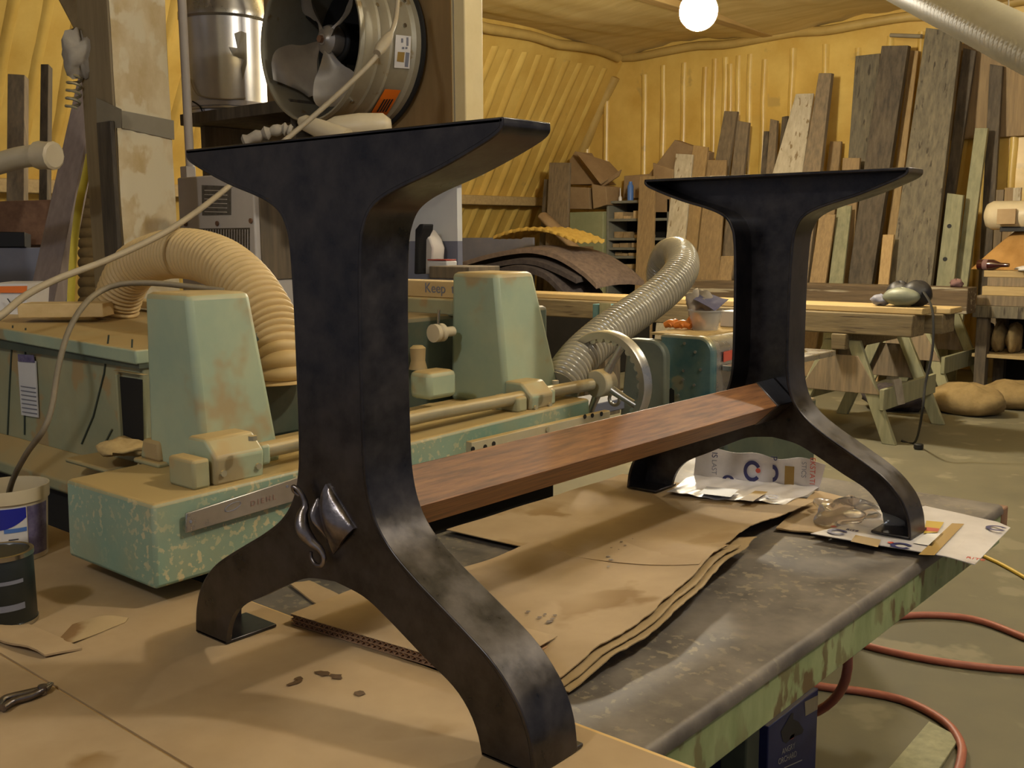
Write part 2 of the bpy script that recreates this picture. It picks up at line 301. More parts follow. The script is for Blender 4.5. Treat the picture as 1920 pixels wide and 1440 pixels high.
def blob(name, c, rx, ry, rz, m, parent=None, amp=.12, seed=0, fl=None, nu=18, nv=12, **k):
    R = random.Random(seed); ph = [R.uniform(0, 6.3) for _ in range(6)]; vs = []; fs = []; c = Vector(c)
    for i in range(nv+1):
        th = math.pi*i/nv
        for j in range(nu):
            a = 2*math.pi*j/nu; q = 1+amp*(math.sin(3*a+ph[0]+2*th)*math.sin(2*th+ph[1])+.6*math.sin(5*a+ph[2])*math.sin(4*th+ph[3]))
            z = math.cos(th)*rz*q
            if fl is not None: z = max(z, -fl)
            vs.append(c+Vector((math.sin(th)*math.cos(a)*rx*q, math.sin(th)*math.sin(a)*ry*q, z)))
    for i in range(nv):
        for j in range(nu): fs.append((i*nu+j, i*nu+(j+1) % nu, (i+1)*nu+(j+1) % nu, (i+1)*nu+j))
    return mk(name, vs, fs, m, parent, smooth=80, **k)
# ------------------------------------------------------------------ room
YW = 10.0; CEIL = 2.78
ca = P(1175, 95, 'y', YW); cb_ = P(1082, 300, 'y', YW); SL = (cb_.x-ca.x)/(cb_.z-ca.z)
def xs(z): return ca.x+(z-CEIL)*SL          # leaning left wall
st = dict(kind='structure')
box('floor', -10, 6, -5, YW+.2, FLOOR-.1, FLOOR, 'concrete', bev=0, **st)
def foamwall(name, fn, nu, nv, m, nrm):
    return grid(name, fn, nu, nv, m, th=.12, nrm=nrm, smooth=80, **st)
def wob(a, b, s): return .010*math.sin(a*5.1+s)*math.sin(b*3.3+s*2)+.005*math.sin(a*12.7+b*4.1+s)
wall_end = foamwall('wall_end', lambda u, v: (-9+13*u, YW+wob(u*13, v*4, 1), FLOOR-.02+(CEIL-FLOOR+.24)*v), 90, 24, 'foam', (0, 1, 0))
wall_left = foamwall('wall_left', lambda u, v: (xs(FLOOR+(CEIL-FLOOR+.2)*v)+wob(u*15, v*4, 2), -4+14*u, FLOOR+(CEIL-FLOOR+.2)*v), 90, 24, 'foam', (-1, 0, 0))
foamwall('ceiling', lambda u, v: (-7.2+11*u, -4+14*v, CEIL+.05*math.sin(u*31)*math.sin(v*17)+wob(u*30, v*9, 3)), 90, 60, 'foam_ceil', (0, 0, 1))
# raised foam ribs
RB = random.Random(3)
xq = [P(px, 200, 'y', YW).x for px in (1208, 1243, 1281, 1320, 1338, 1358, 1368, 1383, 1404, 1432, 1484, 1545, 1606, 1665, 1722, 1790, 1850, 1905)]
xq += [P(1175, 200, 'y', YW).x-.3*k for k in range(1, 5)]
for i, x in enumerate(xq):
    h = .026 if i < 9 else .04
    zt = CEIL-.22 if i % 3 else CEIL-.3
    vs = []; n = 14
    for k in range(n+1):
        z = FLOOR+.02+(zt-FLOOR)*k/n; dx = .004*math.sin(k*1.7+i); hh = h*(1+.12*math.sin(k*2.3+i*1.3))
        for a, b in ((-.045, .015), (-.022, -hh), (.022, -hh), (.045, .015)): vs.append((x+dx+a, YW+b, z))
    fs = [(k*4+j, k*4+j+1, k*4+5+j, k*4+4+j) for k in range(n) for j in range(3)]+[(n*4, n*4+1, n*4+2, n*4+3)]
    mk('rib', vs, fs, 'foam', wall_end, smooth=80)
for i in range(44):
    y = 9.7-.25*i; vs = []; n = 10
    for k in range(n+1):
        z = FLOOR+(CEIL-.2-FLOOR)*k/n; dy = .006*math.sin(k*1.9+i); hh = .035*(1+.15*math.sin(k*2.3+i*1.3))
        for a, b in ((-.06, -.02), (-.025, hh), (.025, hh), (.06, -.02)): vs.append((xs(z)+b, y+dy+a, z))
    fs = [(k*4+j, k*4+j+1, k*4+5+j, k*4+4+j) for k in range(n) for j in range(3)]
    mk('rib', vs, fs, 'foam', wall_left, smooth=80)
# foam roll along the wall heads and in the corner
tube('trim_1', resample([Vector((-7+.4*k, YW-.03+.02*math.sin(k*1.3), CEIL-.05+.02*math.sin(k*2.1))) for k in range(28)], .15), .05, 'foam_dull', seg=8, **st)
tube('trim_2', resample([Vector((xs(CEIL)+.03+.02*math.sin(k*1.3), -3+.4*k, CEIL-.06+.02*math.sin(k*2.1))) for k in range(33)], .15), .055, 'foam_dull', seg=8, **st)
tube('trim_3', [Vector((xs(z)+.02*math.sin(z*5), YW-.02, z)) for z in [FLOOR+.3*k for k in range(12)]], .07, 'foam_dull', seg=8, **st)
# joists along the ceiling
for i, (px, py) in enumerate(((1440, 66), (1556, 36))):
    a = P(px, py, 'y', YW-.05); box('trim_%d' % (4+i), a.x-.06, a.x+.06, -2, YW-.05, a.z-.02, CEIL+.02, 'joist', bev=.006, **st)
# ledge on the leaning wall
ledge = box('trim_6', xs(1.0)-.1, xs(1.0)+.16, 1.5, YW-.1, .95, 1.06, 'timber_light', bev=.008, **st)
# plywood partition with cream trim, white lower panel with a blue-grey band
YP = 1.79; xr = P(846, 150, 'y', YP).x; xl = P(500, 150, 'y', YP).x; xe = P(859, 420, 'y', YP).x
zs = P(858, 452, 'y', YP).z; zu = P(858, 330, 'y', YP).z
part = thing('wall_partition', (xr, YP, FLOOR), 'plywood partition with cream corner trim behind the round fan', 'wall', kind='structure')
del part['category']
box('plywood_panel', xl, xr, YP, YP+.02, zu, CEIL, 'plywall', part, bev=0)
box('painted_panel', xl, xe, YP-.004, YP+.02, zs, zu, 'painted', part, bev=0)
box('blue_band', xl, xe, YP-.004, YP+.02, FLOOR, zs, 'bluepaint', part, bev=0)
xt = P(872, 120, 'y', YP-.03).x; xt0 = P(846, 120, 'y', YP-.03).x
box('corner_trim', xt0, xt, YP-.03, YP+.06, zu, CEIL, 'trimcream', part, bev=.004)
box('trim_groove', xt0+.012, xt0+.017, YP-.032, YP-.029, zu, CEIL, 'tape', part, bev=0)
# ------------------------------------------------------------------ work bench
ZB = -.0156
XB, YB = P(1559, 1171, 'z', ZB).x, P(1868, 945, 'z', ZB).y
bench = thing('workbench', (-.08, .35, FLOOR), 'steel-topped workbench with chipped green apron under the black table base', 'workbench')
prof = [(-.452, 0), (XB-.012, 0), (XB-.004, -.003), (XB, -.012), (XB, -.02), (XB-.012, -.02), (XB-.012, -.006), (-.452, -.006)]
prism('steel_top', [(x, -.85, z+ZB) for x, z in prof], (0, YB+.85, 0), 'galv', bench, bev=0, smooth=60)
box('side_apron', XB-.012, XB-.003, -.85, YB-.005, ZB-.088, ZB-.008, 'benchgreen', bench, bev=.002)
box('end_apron', -.452, XB-.012, YB-.02, YB-.004, ZB-.088, ZB-.007, 'benchgreen', bench, bev=.002)
box('corner_plate', XB-.03, XB-.003, YB, YB+.05, ZB-.075, ZB-.012, 'rust', bench, bev=.003)
for x in (-.44, .02):
    for y in (-.75, YB-.62): box('leg', x, x+.06, y, y+.06, FLOOR, ZB-.008, 'green_dark', bench, bev=.004)
box('lower_shelf', -.44, .08, -.72, YB-.56, -.62, -.6, 'green_dark', bench)
# plank sheet and cardboard on the near half
YE = .142
box('plank_sheet', -1.22, .74, -.9, YE, ZB, ZB+.011, 'ply', bev=.001, label='pale plywood sheet under the near cardboard, its cut edge showing at front right', cat='plywood')
Z0 = ZB+.0112
def flat(px, py, z=Z0): return P(px, py, 'z', z)
quadgrid('cardboard_sheet', [(-1.2, -.222, Z0+.0035), (.70, -.236, Z0+.0035), (.70, YE-.012, Z0+.0035), (-1.2, YE-.006, Z0+.0035)], .0004, 'kraft', nu=30, nv=16, seed=1, label='large flat cardboard sheet beneath the near feet of the black table base', cat='cardboard')
quadgrid('cardboard_sheet', [(-1.2, -.88, Z0+.0035), (.70, -.88, Z0+.0035), (.70, -.241, Z0+.0035), (-1.2, -.226, Z0+.0035)], .0004, 'kraft', nu=30, nv=16, seed=2, label='flat cardboard sheet in the bottom left corner under the small pliers', cat='cardboard')
ST = Z0+.0042
a = flat(0, 1215); b = flat(85, 1240); c = flat(235, 1172); d = flat(130, 1195); e = flat(0, 1190)
quadgrid('cardboard_flap', [(a.x-.12, a.y-.02, ST+.003), (b.x, b.y, ST+.003), (b.x+.01, b.y+.05, ST+.003), (a.x-.14, a.y+.06, ST+.003)], .001, 'kraft', nu=12, nv=8, seed=4, th=.003,
         zf=lambda u, v: .022*(1-v)*(1-u)+.006*math.sin(u*9)*(1-v), label='bent brown cardboard flap lifting at the left edge beside the pliers', cat='cardboard')
quadgrid('paper_strip', [(b.x-.01, b.y+.005, ST+.003), (c.x, c.y, ST+.001), (c.x-.012, c.y+.012, ST+.001), (d.x-.03, d.y+.02, ST+.003)], .0008, 'kraft_dark', nu=14, nv=4, seed=5, th=.001,
         zf=lambda u, v: .008*math.sin(u*3.1)*v, label='torn curled paper strip lying along the cardboard seam near the dark can', cat='paper')
a, b, c, d = (P(x, y, 'z', ZB+.006) for x, y in ((512, 1103), (566, 1146), (612, 1137), (550, 1097)))
quadgrid('cardboard_strip', [(p.x, p.y+.035, ZB+.006) for p in (a, b, c, d)], .0006, 'kraft', nu=12, nv=5, seed=6, th=.003, zf=lambda u, v: .008*v*u, label='narrow creased cardboard strip seen beneath the near arch of the table base', cat='cardboard')
# stains on the cardboard (own shape)
SR = random.Random(5)
def stain(name, px, py, r, sx, par, z, m='stain'):
    c = P(px, py, 'z', z); vs = [c]; n = 12
    for k in range(n):
        a_ = 2*math.pi*k/n; q = r*SR.uniform(.6, 1.15); vs.append(c+Vector((math.cos(a_)*q*sx, math.sin(a_)*q, 0)))
    return mk(name, vs, [(0, 1+k, 1+(k+1) % n) for k in range(n)], m, par, smooth=0)
sheet0 = bpy.data.objects['cardboard_sheet']
for px, py, r, sx in ((552, 1280, .012, .5), (606, 1262, .009, 1.6), (632, 1268, .008, 1.5), (672, 1300, .008, 1.2), (560, 1272, .007, 1)):
    stain('oil_stain', px, py, r, sx, sheet0, ST+.0005)
# ------------------------------------------------------------------ kraft sheets in the middle
def zr(y):     # how far the right edges lift
    ks = [(.1, .012), (.19, .014), (.32, .030), (.5, .042), (.72, .050), (.88, .042), (1.0, .034), (1.15, .02)]
    for (y0, z0), (y1, z1) in zip(ks, ks[1:]):
        if y <= y1: t = max(0, (y-y0)/(y1-y0)); t = t*t*(3-2*t); return z0+(z1-z0)*t
    return .02
rpts = [P(x, y, 'z', z+ZB) for x, y, z in ((1062, 1270, .014), (1120, 1235, .018), (1170, 1200, .024), (1225, 1155, .034), (1280, 1102, .042), (1330, 1052, .046), (1372, 1013, .05), (1405, 985, .046), (1470, 957, .038))]
def xright(y):
    if y <= rpts[0].y: return rpts[0].x
    for a, b in zip(rpts, rpts[1:]):
        if y <= b.y: return a.x+(b.x-a.x)*(y-a.y)/(b.y-a.y)
    return rpts[-1].x
def kraft(name, y0, y1, x0, dx, dz, m, label, seed, ex=2.2, zb0=.0075, rip=.002):
    R = random.Random(seed)
    jag = [R.uniform(-.0015, .0015) for _ in range(60)]
    def fn(u, v):
        y = y0+(y1-y0)*u; xr_ = xright(y)+dx+jag[int(u*40)]; x = x0+(xr_-x0)*v
        z = zb0+(zr(y)-.0075)*(v**ex)+rip*2*math.sin(y*16+v)*v*(1-v)+rip*math.sin(y*30+5*v)
        return (x, y+.06*(v-.5)*.4, z+dz+ZB)
    return grid(name, fn, 60, 24, m, th=.0018, smooth=60, label=label, cat='cardboard', group='kraft sheets under the table base')
k1 = kraft('kraft_sheet', .150, .80, -.232, 0, .006, 'kraft', 'wide wavy kraft cardboard sheet with oil drips under the walnut beam', 1)
kraft('kraft_sheet', .165, .84, -.225, .012, 0, 'kraft_dark', 'lower kraft sheet peeking out under the oil-dripped top sheet', 2)
kraft('kraft_sheet', .20, .92, -.21, .022, -.0045, 'kraft_dark', 'lowest torn kraft sheet at the curled right edge of the stack', 3)
kraft('kraft_sheet', .66, 1.30, -.43, -.006, .0065, 'kraft', 'far kraft sheet running under the printed plastic by the far foot', 4, 3.6, .0062, .0006)
dc = (P(545, 1163, 'z', .006), P(815, 1245, 'z', .006))
dw = thing('corrugated_board', (dc[0].x, dc[0].y, 0), 'double-walled corrugated cardboard offcut with open flutes facing the camera under the near arch', 'cardboard')
ud = (dc[1]-dc[0]); W2 = ud.length+.1; ud.normalize(); vd = Vector((-ud.y, ud.x, 0))
zb = .0004
for i, zz in enumerate((0, .0078, .0156)):
    mk('liner', [dc[0]+ud*a+vd*b+Vector((0, 0, zb+zz+c-dc[0].z)) for a in (0, W2) for b in (0, .16) for c in (0, .0008)], BF, 'kraft' if i == 2 else 'kraft_edge', dw, smooth=0)
for i in range(2):
    vs = []; n = 150
    for k in range(n+1):
        z = zb+.0043+i*.0078+.0031*math.sin(k*1.5)
        for b in (.0005, .02):
            for t in (-.0003, .0003): vs.append(Vector((0, 0, z+t))+Vector((dc[0].x, dc[0].y, 0))+ud*(W2*k/n)+vd*b)
    fs = []
    for k in range(n):
        a = 4*k; fs += [(a, a+4, a+5, a+1), (a, a+2, a+6, a+4), (a+1, a+5, a+7, a+3)]
    mk('flute', vs, fs, 'kraft_edge', dw, smooth=0)
for px, py, r in ((1165, 1015, .004), (1172, 1022, .003), (1146, 1027, .003), (1140, 1043, .005), (1146, 1049, .005), (1141, 1062, .003), (1186, 1010, .002), (1160, 1030, .002), (990, 1146, .004), (1012, 1157, .004), (1030, 1165, .006), (1040, 1153, .004), (1022, 1151, .004), (1036, 1160, .005)):
    p = P(px, py, 'z', .012); u_ = (p.y-.15)/.65; v_ = (p.x+.232)/(xright(p.y)+.232)
    z = .0075+(zr(p.y)-.0075)*(max(0, v_)**2.2)+.004*math.sin(p.y*16+v_)*v_*(1-v_)+.002*math.sin(p.y*30+5*v_)+.0085+ZB
    stain('oil_drip', px, py, r, .9, k1, z)
# ------------------------------------------------------------------ the table base
H = .72; LY = 1.1667; DC = .0794
tb = thing('table_base', (0, .62, 0), 'blackened steel trestle table base with two arched I-shaped ends and a walnut stretcher', 'table base')
outer = [(.296, .72), (.2935, .706), (.262, .691), (.2, .669), (.14, .652), (.108, .6405), (.088, .628), (.0765, .610), (.070, .585), (.0662, .52), (.065, .43), (.0655, .335), (.070, .285), (.084, .247), (.110, .217), (.15, .190), (.195, .165), (.24, .140), (.272, .120), (.297, .098), (.318, .071), (.331, .038), (.336, 0)]
inner = [(.256, 0), (.2495, .025), (.235, .05), (.21, .072), (.16, .096), (.10, .127), (.055, .146), (0, .1535)]
osp = [(p.x, p.y) for p in spline([Vector((x, z, 0)) for x, z in outer], 5)]
isp = [(p.x, p.y) for p in spline([Vector((x, z, 0)) for x, z in inner], 6)]
hollow = isp[:-1]+[isp[-1]]+[(-x, z) for x, z in reversed(isp[:-1])]
right = osp; left = [(-x, z) for x, z in osp]
loop = list(right)+hollow+left[::-1]
def strip(name, path, y0, y1, t, sgn, par, m='steel', bev=.0014):
    pts = [Vector((x, 0, z)) for x, z in path]; vs = []; n = len(pts)
    for i, p in enumerate(pts):
        d = (pts[min(i+1, n-1)]-pts[max(i-1, 0)]).normalized(); q = Vector((d.z, 0, -d.x))*sgn*t
        for y in (y0, y1):
            for o in (0, 1): vs.append(Vector((p.x, y, p.z))+q*o)
    fs = []
    for i in range(n-1):
        a = 4*i; b = a+4; fs += [(a, b, b+1, a+1), (a+2, a+3, b+3, b+2), (a, a+2, b+2, b), (a+1, b+1, b+3, a+3)]
    fs += [(0, 1, 3, 2), (4*n-4, 4*n-2, 4*n-1, 4*n-3)]
    return mk(name, vs, fs, m, par, bev=bev, smooth=30)
def shifted(path, sgn, t):
    pts = [Vector((x, 0, z)) for x, z in path]; n = len(pts); out = []
    for i, p in enumerate(pts):
        d = (pts[min(i+1, n-1)]-pts[max(i-1, 0)]).normalized(); q = p+Vector((d.z, 0, -d.x))*sgn*t; out.append((q.x, q.z))
    return out
def web(name, y0, th):
    ro = shifted(right, 1, .005); ro[0] = (ro[0][0], H-.005); m_ = next(i for i, p in enumerate(right) if p[1] < .195)
    lo = [Vector((x, 0, z)) for x, z in ro[m_:]]; li = [Vector((x, 0, z)) for x, z in reversed(isp)]
    K = 30; lo = resample(lo, 1e-9+sum((p-q).length for p, q in zip(lo, lo[1:]))/K)[:K+1]; li = resample(li, 1e-9+sum((p-q).length for p, q in zip(li, li[1:]))/K)[:K+1]
    k = min(len(lo), len(li)); vs = []; fs = []
    for y in (y0, y0+th):
        o0 = len(vs); up = ro[:m_+1]
        for x, z in up: vs += [(-x, y, z), (x, y, z)]
        for i in range(m_): fs.append((o0+2*i, o0+2*i+1, o0+2*i+3, o0+2*i+2))
        c0 = len(vs)
        for i in range(k): vs += [(lo[i].x, y, lo[i].z), (li[i].x, y, li[i].z), (-lo[i].x, y, lo[i].z), (-li[i].x, y, li[i].z)]
        for i in range(k-1):
            a_ = c0+4*i; fs += [(a_, a_+4, a_+5, a_+1), (a_+2, a_+3, a_+7, a_+6)]
        fs.append((c0, c0+1, c0+2)); cs0 = c0 if y == y0 else cs0; c1_ = c0
    for i in range(k-1):
        for o_ in (1, 3): fs.append((cs0+4*i+o_, cs0+4*i+4+o_, c1_+4*i+4+o_, c1_+4*i+o_))
    return mk(name, vs, fs, 'steel', tb, smooth=30)
def leg(yw0, yf0, yf1):
    lf = web('leg_frame', yw0, .009)
    strip('side_flange', right, yf0, yf1, .006, 1, lf); strip('side_flange', left, yf0, yf1, .006, -1, lf)
    strip('top_flange', [(-.2955, H), (.2955, H)], yf0, yf1, .006, 1, lf)
    for s in (-1, 1):
        box('foot_pad', min(s*.335, s*.255), max(s*.335, s*.255), yf0+.0, yf1+.012, 0, .005, 'steel', lf, bev=.0015)
    return lf
lf1 = leg(0, 0, DC); lf2 = leg(LY+DC-.009, LY, LY+DC)
dia = [(0, .2835), (.049, .2385), (0, .1935), (-.049, .2385)]
beam = prism('stretcher_beam', [(x, DC-.07, z) for x, z in dia], (0, LY-DC+.06, 0), 'walnut', tb, bev=.0012)
prism('beam_socket', [(x*1.06, LY-.012, .2385+(z-.2385)*1.06) for x, z in dia], (0, DC, 0), 'steel', tb, bev=.002)
prism('beam_socket', [(x*1.04, .007, .2385+(z-.2385)*1.04) for x, z in dia], (0, .035, 0), 'steel', tb, bev=.002)
# forged leaf emblem on the near web
def leaf(pts, bulge, nm, par):
    pts = [Vector((x, 0, z)) for x, z in pts]
    def fn(u, v):
        p = pts[0].lerp(pts[1], u).lerp(pts[3].lerp(pts[2], u), v)
        return (p.x, -.004-bulge*math.sin(math.pi*u)**.8*math.sin(math.pi*v)**.8-.003*math.sin(5*v), p.z)
    return grid(nm, fn, 14, 14, 'steel_worn', par, th=.004, nrm=(0, 1, 0), smooth=60)
em = leaf([(-.007, .283), (.044, .233), (.000, .190), (-.030, .236)], .009, 'emblem_leaf', tb)
leaf([(-.024, .262), (-.018, .236), (-.012, .205), (-.046, .236)], .010, 'small_leaf', em)
sp = spline([(-.052, -.012, .262), (-.058, -.016, .268), (-.056, -.018, .275), (-.047, -.014, .268), (-.040, -.012, .252), (-.040, -.018, .238), (-.034, -.022, .222), (-.024, -.018, .208), (-.010, -.014, .198), (-.003, -.014, .188), (-.007, -.015, .178), (-.018, -.016, .177), (-.026, -.016, .184), (-.027, -.016, .192)], 6)
n = len(sp); tube('scroll', sp, [.0022+.0062*math.exp(-((i/n-.45)/.13)**2)+.001*math.sin(math.pi*i/n) for i in range(n)], 'steel_worn', em, seg=10)
# ------------------------------------------------------------------ rip saw with long green casting
XF, ZT, ZL = -.468, .172, .032
saw = thing('rip_saw', (-.9, .7, FLOOR), 'old pale green cast-iron rip saw dusted with sawdust behind the near leg', 'machine')
YC0, YC1 = .012, 1.205
ZT2 = .197
hexa('rail_casting', [(XF-.29, YC0, ZL), (XF, YC0, ZL), (XF, YC1, ZL+.01), (XF-.29, YC1, ZL+.01)], [(XF-.292, YC0+.005, ZT), (XF-.006, YC0+.008, ZT), (XF-.006, YC1, ZT2), (XF-.292, YC1, ZT2)], 'green_chip', saw, bev=.007)
cast = bpy.data.objects['rail_casting']
box('pedestal', -.74, -.54, .17, 1.15, FLOOR, ZL+.004, 'void', saw, bev=.01)  # added base, coloured near-black as the shade in the gap under the casting
def ztop(y): return ZT+(ZT2-ZT)*(y-YC0)/(YC1-YC0)
# name plate on the casting
def onx(px, py, x=XF+.002): return P(px, py, 'x', x)
a, b, c, d = onx(346, 962), onx(346, 999), onx(560, 936), onx(560, 893)
plate = prism('name_plate', [a, b, c, d], (.005, 0, 0), 'alu', cast, bev=.0015, label='aluminium maker plate')
la = onx(470, 950, XF+.008); lb = onx(548, 927, XF+.008)
text('plate_lettering', 'D I E H L', .014, la, (lb-la), (0, .04, 1), 'platelet', plate)
ov = onx(437, 950, XF+.0076); tube('plate_oval', [ov+Vector((0, .016*math.cos(t), .0062*math.sin(t)+.003*math.cos(t))) for t in [2*math.pi*k/20 for k in range(20)]], .0007, 'inkgrey', plate, seg=5, close=True)
for px, py in ((357, 978), (538, 912)): cyl('screw', onx(px, py, XF+.0065), (1, 0, 0), .0026, .0015, 'inkgrey', plate, seg=10)
# white scale bar bolted in front of the far half
a, b, c, d = onx(873, 827, XF+.03), onx(873, 858, XF+.03), onx(1133, 795, XF+.03), onx(1133, 768, XF+.03)
bar = prism('scale_bar', [a, b, c, d], (.018, 0, 0), 'cream', cast, bev=.002)
for px, py in ((886, 842), (909, 838), (925, 832), (1096, 781), (1127, 776), (1110, 779)): cyl('bolt_hole', onx(px, py, XF+.0475), (1, 0, 0), .0055, .002, 'black', bar, seg=12)
cyl('stud', onx(1025, 805, XF+.047), (1, 0, 0), .006, .004, 'rodmetal', bar, seg=12)
for px, py in ((880, 850), (1010, 820), (1115, 792)): cyl('standoff', onx(px, py, XF-.002), (1, 0, 0), .008, .034, 'green_dark', bar, seg=12)
# two tapering columns
def column(yb, yt, tz):
    z0 = ztop(yb[0])-.002
    return hexa('column', [(-.755, yb[0], z0), (-.566, yb[0], z0), (-.566, yb[1], z0), (-.755, yb[1], z0)], [(-.755+.012, yt[0], tz), (-.598, yt[0], tz), (-.598, yt[1], tz), (-.755+.012, yt[1], tz)], 'green', saw, bev=.012, smooth=30)
t1 = P(351, 552, 'x', -.598); t1r = P(469, 547, 'x', -.598); t2 = P(930, 512, 'x', -.598); t2r = P(1000, 508, 'x', -.598)
column((.178, .345), (t1.y, t1r.y), t1.z)
column((1.0, 1.215), (t2.y, t2r.y), t2.z)
# shaft, brackets, feet
XR = -.522
sh = P(850, 768, 'x', XR); ZR = sh.z
ye = P(1108, 722, 'x', XR).y
ZR1 = P(530, 838, 'x', XR).z; 
print('shaft z', ZR, ZR1, 'ye', ye)
def zrod(y): return ZR
tube('shaft', [(XR, .22, ZR1), (XR, .7, ZR), (XR, ye, P(1100, 722, 'x', XR).z)], .0155, 'rodmetal', saw, seg=16)
def bracket(pxc, py_top, ytop0, ya, yb_, rodz):
    z0 = ztop(ya)-.002
    bk = prism('bracket', [(-.575, ya, z0), (-.494, ya, z0), (-.489, ya, rodz+.010), (-.522, ya, rodz+.040), (-.575, ya, rodz+.040)], (0, yb_-ya, 0), 'green', saw, bev=.006, smooth=30)
    box('clamp_block', -.575, -.497, ya-.040, ya-.006, z0, rodz+.012, 'green_dusty', bk, bev=.006)
    box('clamp_block', -.560, -.500, yb_, yb_+.022, rodz-.022, rodz+.016, 'green', bk, bev=.006)
    cyl('bolt', (-.452, (ya+yb_)/2, rodz+.039), (0, 0, 1), .008, .008, 'rodmetal', bk, seg=6)
    for dy in (.014, yb_-ya-.014): cyl('bolt', (-.492, ya+dy, rodz-.018), (1, 0, 0), .006, .005, 'rodmetal', bk, seg=8)
y1a = P(405, 880, 'x', -.49).y; y1b = P(497, 880, 'x', -.49).y
bracket(0, 0, 0, y1a, y1b, ZR1)
y2a = P(997, 760, 'x', -.49).y; y2b = P(1038, 760, 'x', -.49).y
bracket(0, 0, 0, y2a, y2b, P(1020, 738, 'x', XR).z-.004)
for (px, py, w_) in ((300, 868, .07), (880, 742, .07)):
    z0 = ZT+.002 if px < 500 else ztop(.9)
    c = P(px, py, 'z', z0)
    c.z = ztop(c.y)
    ft = box('foot_block', c.x-.045, c.x+.045, c.y-.03, c.y+.03, c.z-.002, c.z+.008, 'green_dusty', saw, bev=.004)
    hexa('cap', [(c.x-.034, c.y-.022, c.z+.007), (c.x+.034, c.y-.022, c.z+.007), (c.x+.034, c.y+.022, c.z+.007), (c.x-.034, c.y+.022, c.z+.007)], [(c.x-.028, c.y-.018, c.z+.045), (c.x+.028, c.y-.018, c.z+.045), (c.x+.028, c.y+.018, c.z+.045), (c.x-.028, c.y+.018, c.z+.045)], 'green_dusty', ft, bev=.006)
    cyl('bolt', (c.x, c.y, c.z+.044), (0, 0, 1), .009, .007, 'rodmetal', ft, seg=6)
# handwheel at the end of the shaft
hc = Vector((XR, ye+.02, P(1116, 720, 'x', XR).z)); RW = .135
hw = cyl('handwheel', hc, (0, 1, 0), .036, .05, 'cream', saw, seg=28, bev=.004, label='pale hub of the handwheel')
shell('rim', hc+Vector((0, .03, 0)), (0, 1, 0), [(RW-.022, 0), (RW-.004, -.004), (RW, .004), (RW, .026), (RW-.006, .032), (RW-.022, .028)], 'alu', hw, seg=56)
for k in range(4):
    t = math.radians(62+90*k); dv = Vector((math.cos(t), 0, math.sin(t)))
    tube('spoke', [hc+Vector((0, .03, 0))+dv*.03, hc+Vector((0, .036, 0))+dv*.08, hc+Vector((0, .044, 0))+dv*(RW-.015)], [.012, .009, .011], 'alu', hw, seg=10)
for k in range(30):
    t = 2*math.pi*k/30
    cyl('finger_notch', hc+Vector((math.cos(t)*(RW-.023), .034, math.sin(t)*(RW-.023))), (0, 1, 0), .009, .018, 'alu', hw, seg=10)
# saw body with table, ledge and opening
YS = .30
xbr = -.985
zt_l = P(0, 612, 'y', YS).z; 
body = box('cabinet', -2.2, xbr, YS, .78, FLOOR, .335, 'green_dusty', saw, bev=.01)
tt = hexa('table_top', [(-2.22, YS-.02, .362), (xbr+.02, YS-.02, .335), (xbr+.02, .80, .335), (-2.22, .80, .362)], [(-2.22, YS-.02, .392), (xbr+.02, YS-.02, .366), (xbr+.02, .80, .366), (-2.22, .80, .392)], 'green', saw, bev=.004)
box('table_seam', -2.2, xbr+.018, YS-.012, YS+.01, .326, .347, 'green_dark', saw, bev=0)
def onb(px, py, Y=YS-.006): return P(px, py, 'y', Y)
for pts in (((24, 610), (18, 720), (14, 815)), ((48, 615), (46, 720), (46, 815)), ((204, 628), (195, 700), (175, 780), (153, 832)), ((248, 636), (246, 680)), ((210, 805), (188, 848))):
    tube('seam', [onb(*q, YS-.002) for q in pts], .0022, 'green_dark', body, seg=6)
lq = [onb(*q) for q in ((33, 677), (66, 677), (71, 783), (40, 778))]
lab = prism('data_label', lq, (0, .003, 0), 'white', body, bev=0, label='faded paper data label')
prism('label_band', [onb(*q, YS-.008) for q in ((33, 664), (62, 666), (64, 680), (34, 678))], (0, .002, 0), 'purplegrey', lab, bev=0)
for k in range(7): a = onb(39+k*.5, 724+k*8, YS-.0075); b = onb(66+k*.5, 728+k*8, YS-.0075); tube('print_line', [a, b], .0013, 'inkgrey', lab, seg=4)
# ledge with settled sawdust
la, lb = onb(-30, 836, YS), onb(185, 880, YS)
prism('base_ledge', [(-2.2, YS, la.z+.05), (-2.2, YS-.05, la.z-.005), (-2.2, YS-.05, la.z-.03), (-2.2, YS, la.z-.06)], (2.2+lb.x+.06, 0, 0), 'green_dusty', saw, bev=.004)
box('ledge_shade', -2.2, lb.x+.02, YS-.015, YS+.01, FLOOR, la.z-.05, 'void', saw, bev=0)  # near-black slab painted as the deep shade below the ledge
q = [onb(*t, YS-.004) for t in ((224, 706), (266, 712), (268, 826), (232, 838))]
op = prism('opening_shade', q, (0, .002, 0), 'void', body, bev=0)  # flat plate on a solid cabinet, its dark colour imitating shade inside
for i, (a, b) in enumerate((((216, 700), (226, 840)), ((214, 694), (268, 704)))):
    p0, p1 = onb(*a, YS-.01), onb(*b, YS-.01)
    box('opening_frame', min(p0.x, p1.x), max(p0.x, p1.x)+.004, YS-.012, YS, min(p0.z, p1.z), max(p0.z, p1.z), 'green_dusty', op, bev=.003)
pbox('dust_block', 120, 858, 200, 890, YS-.08, .08, 'green_dusty', saw, bev=.008)
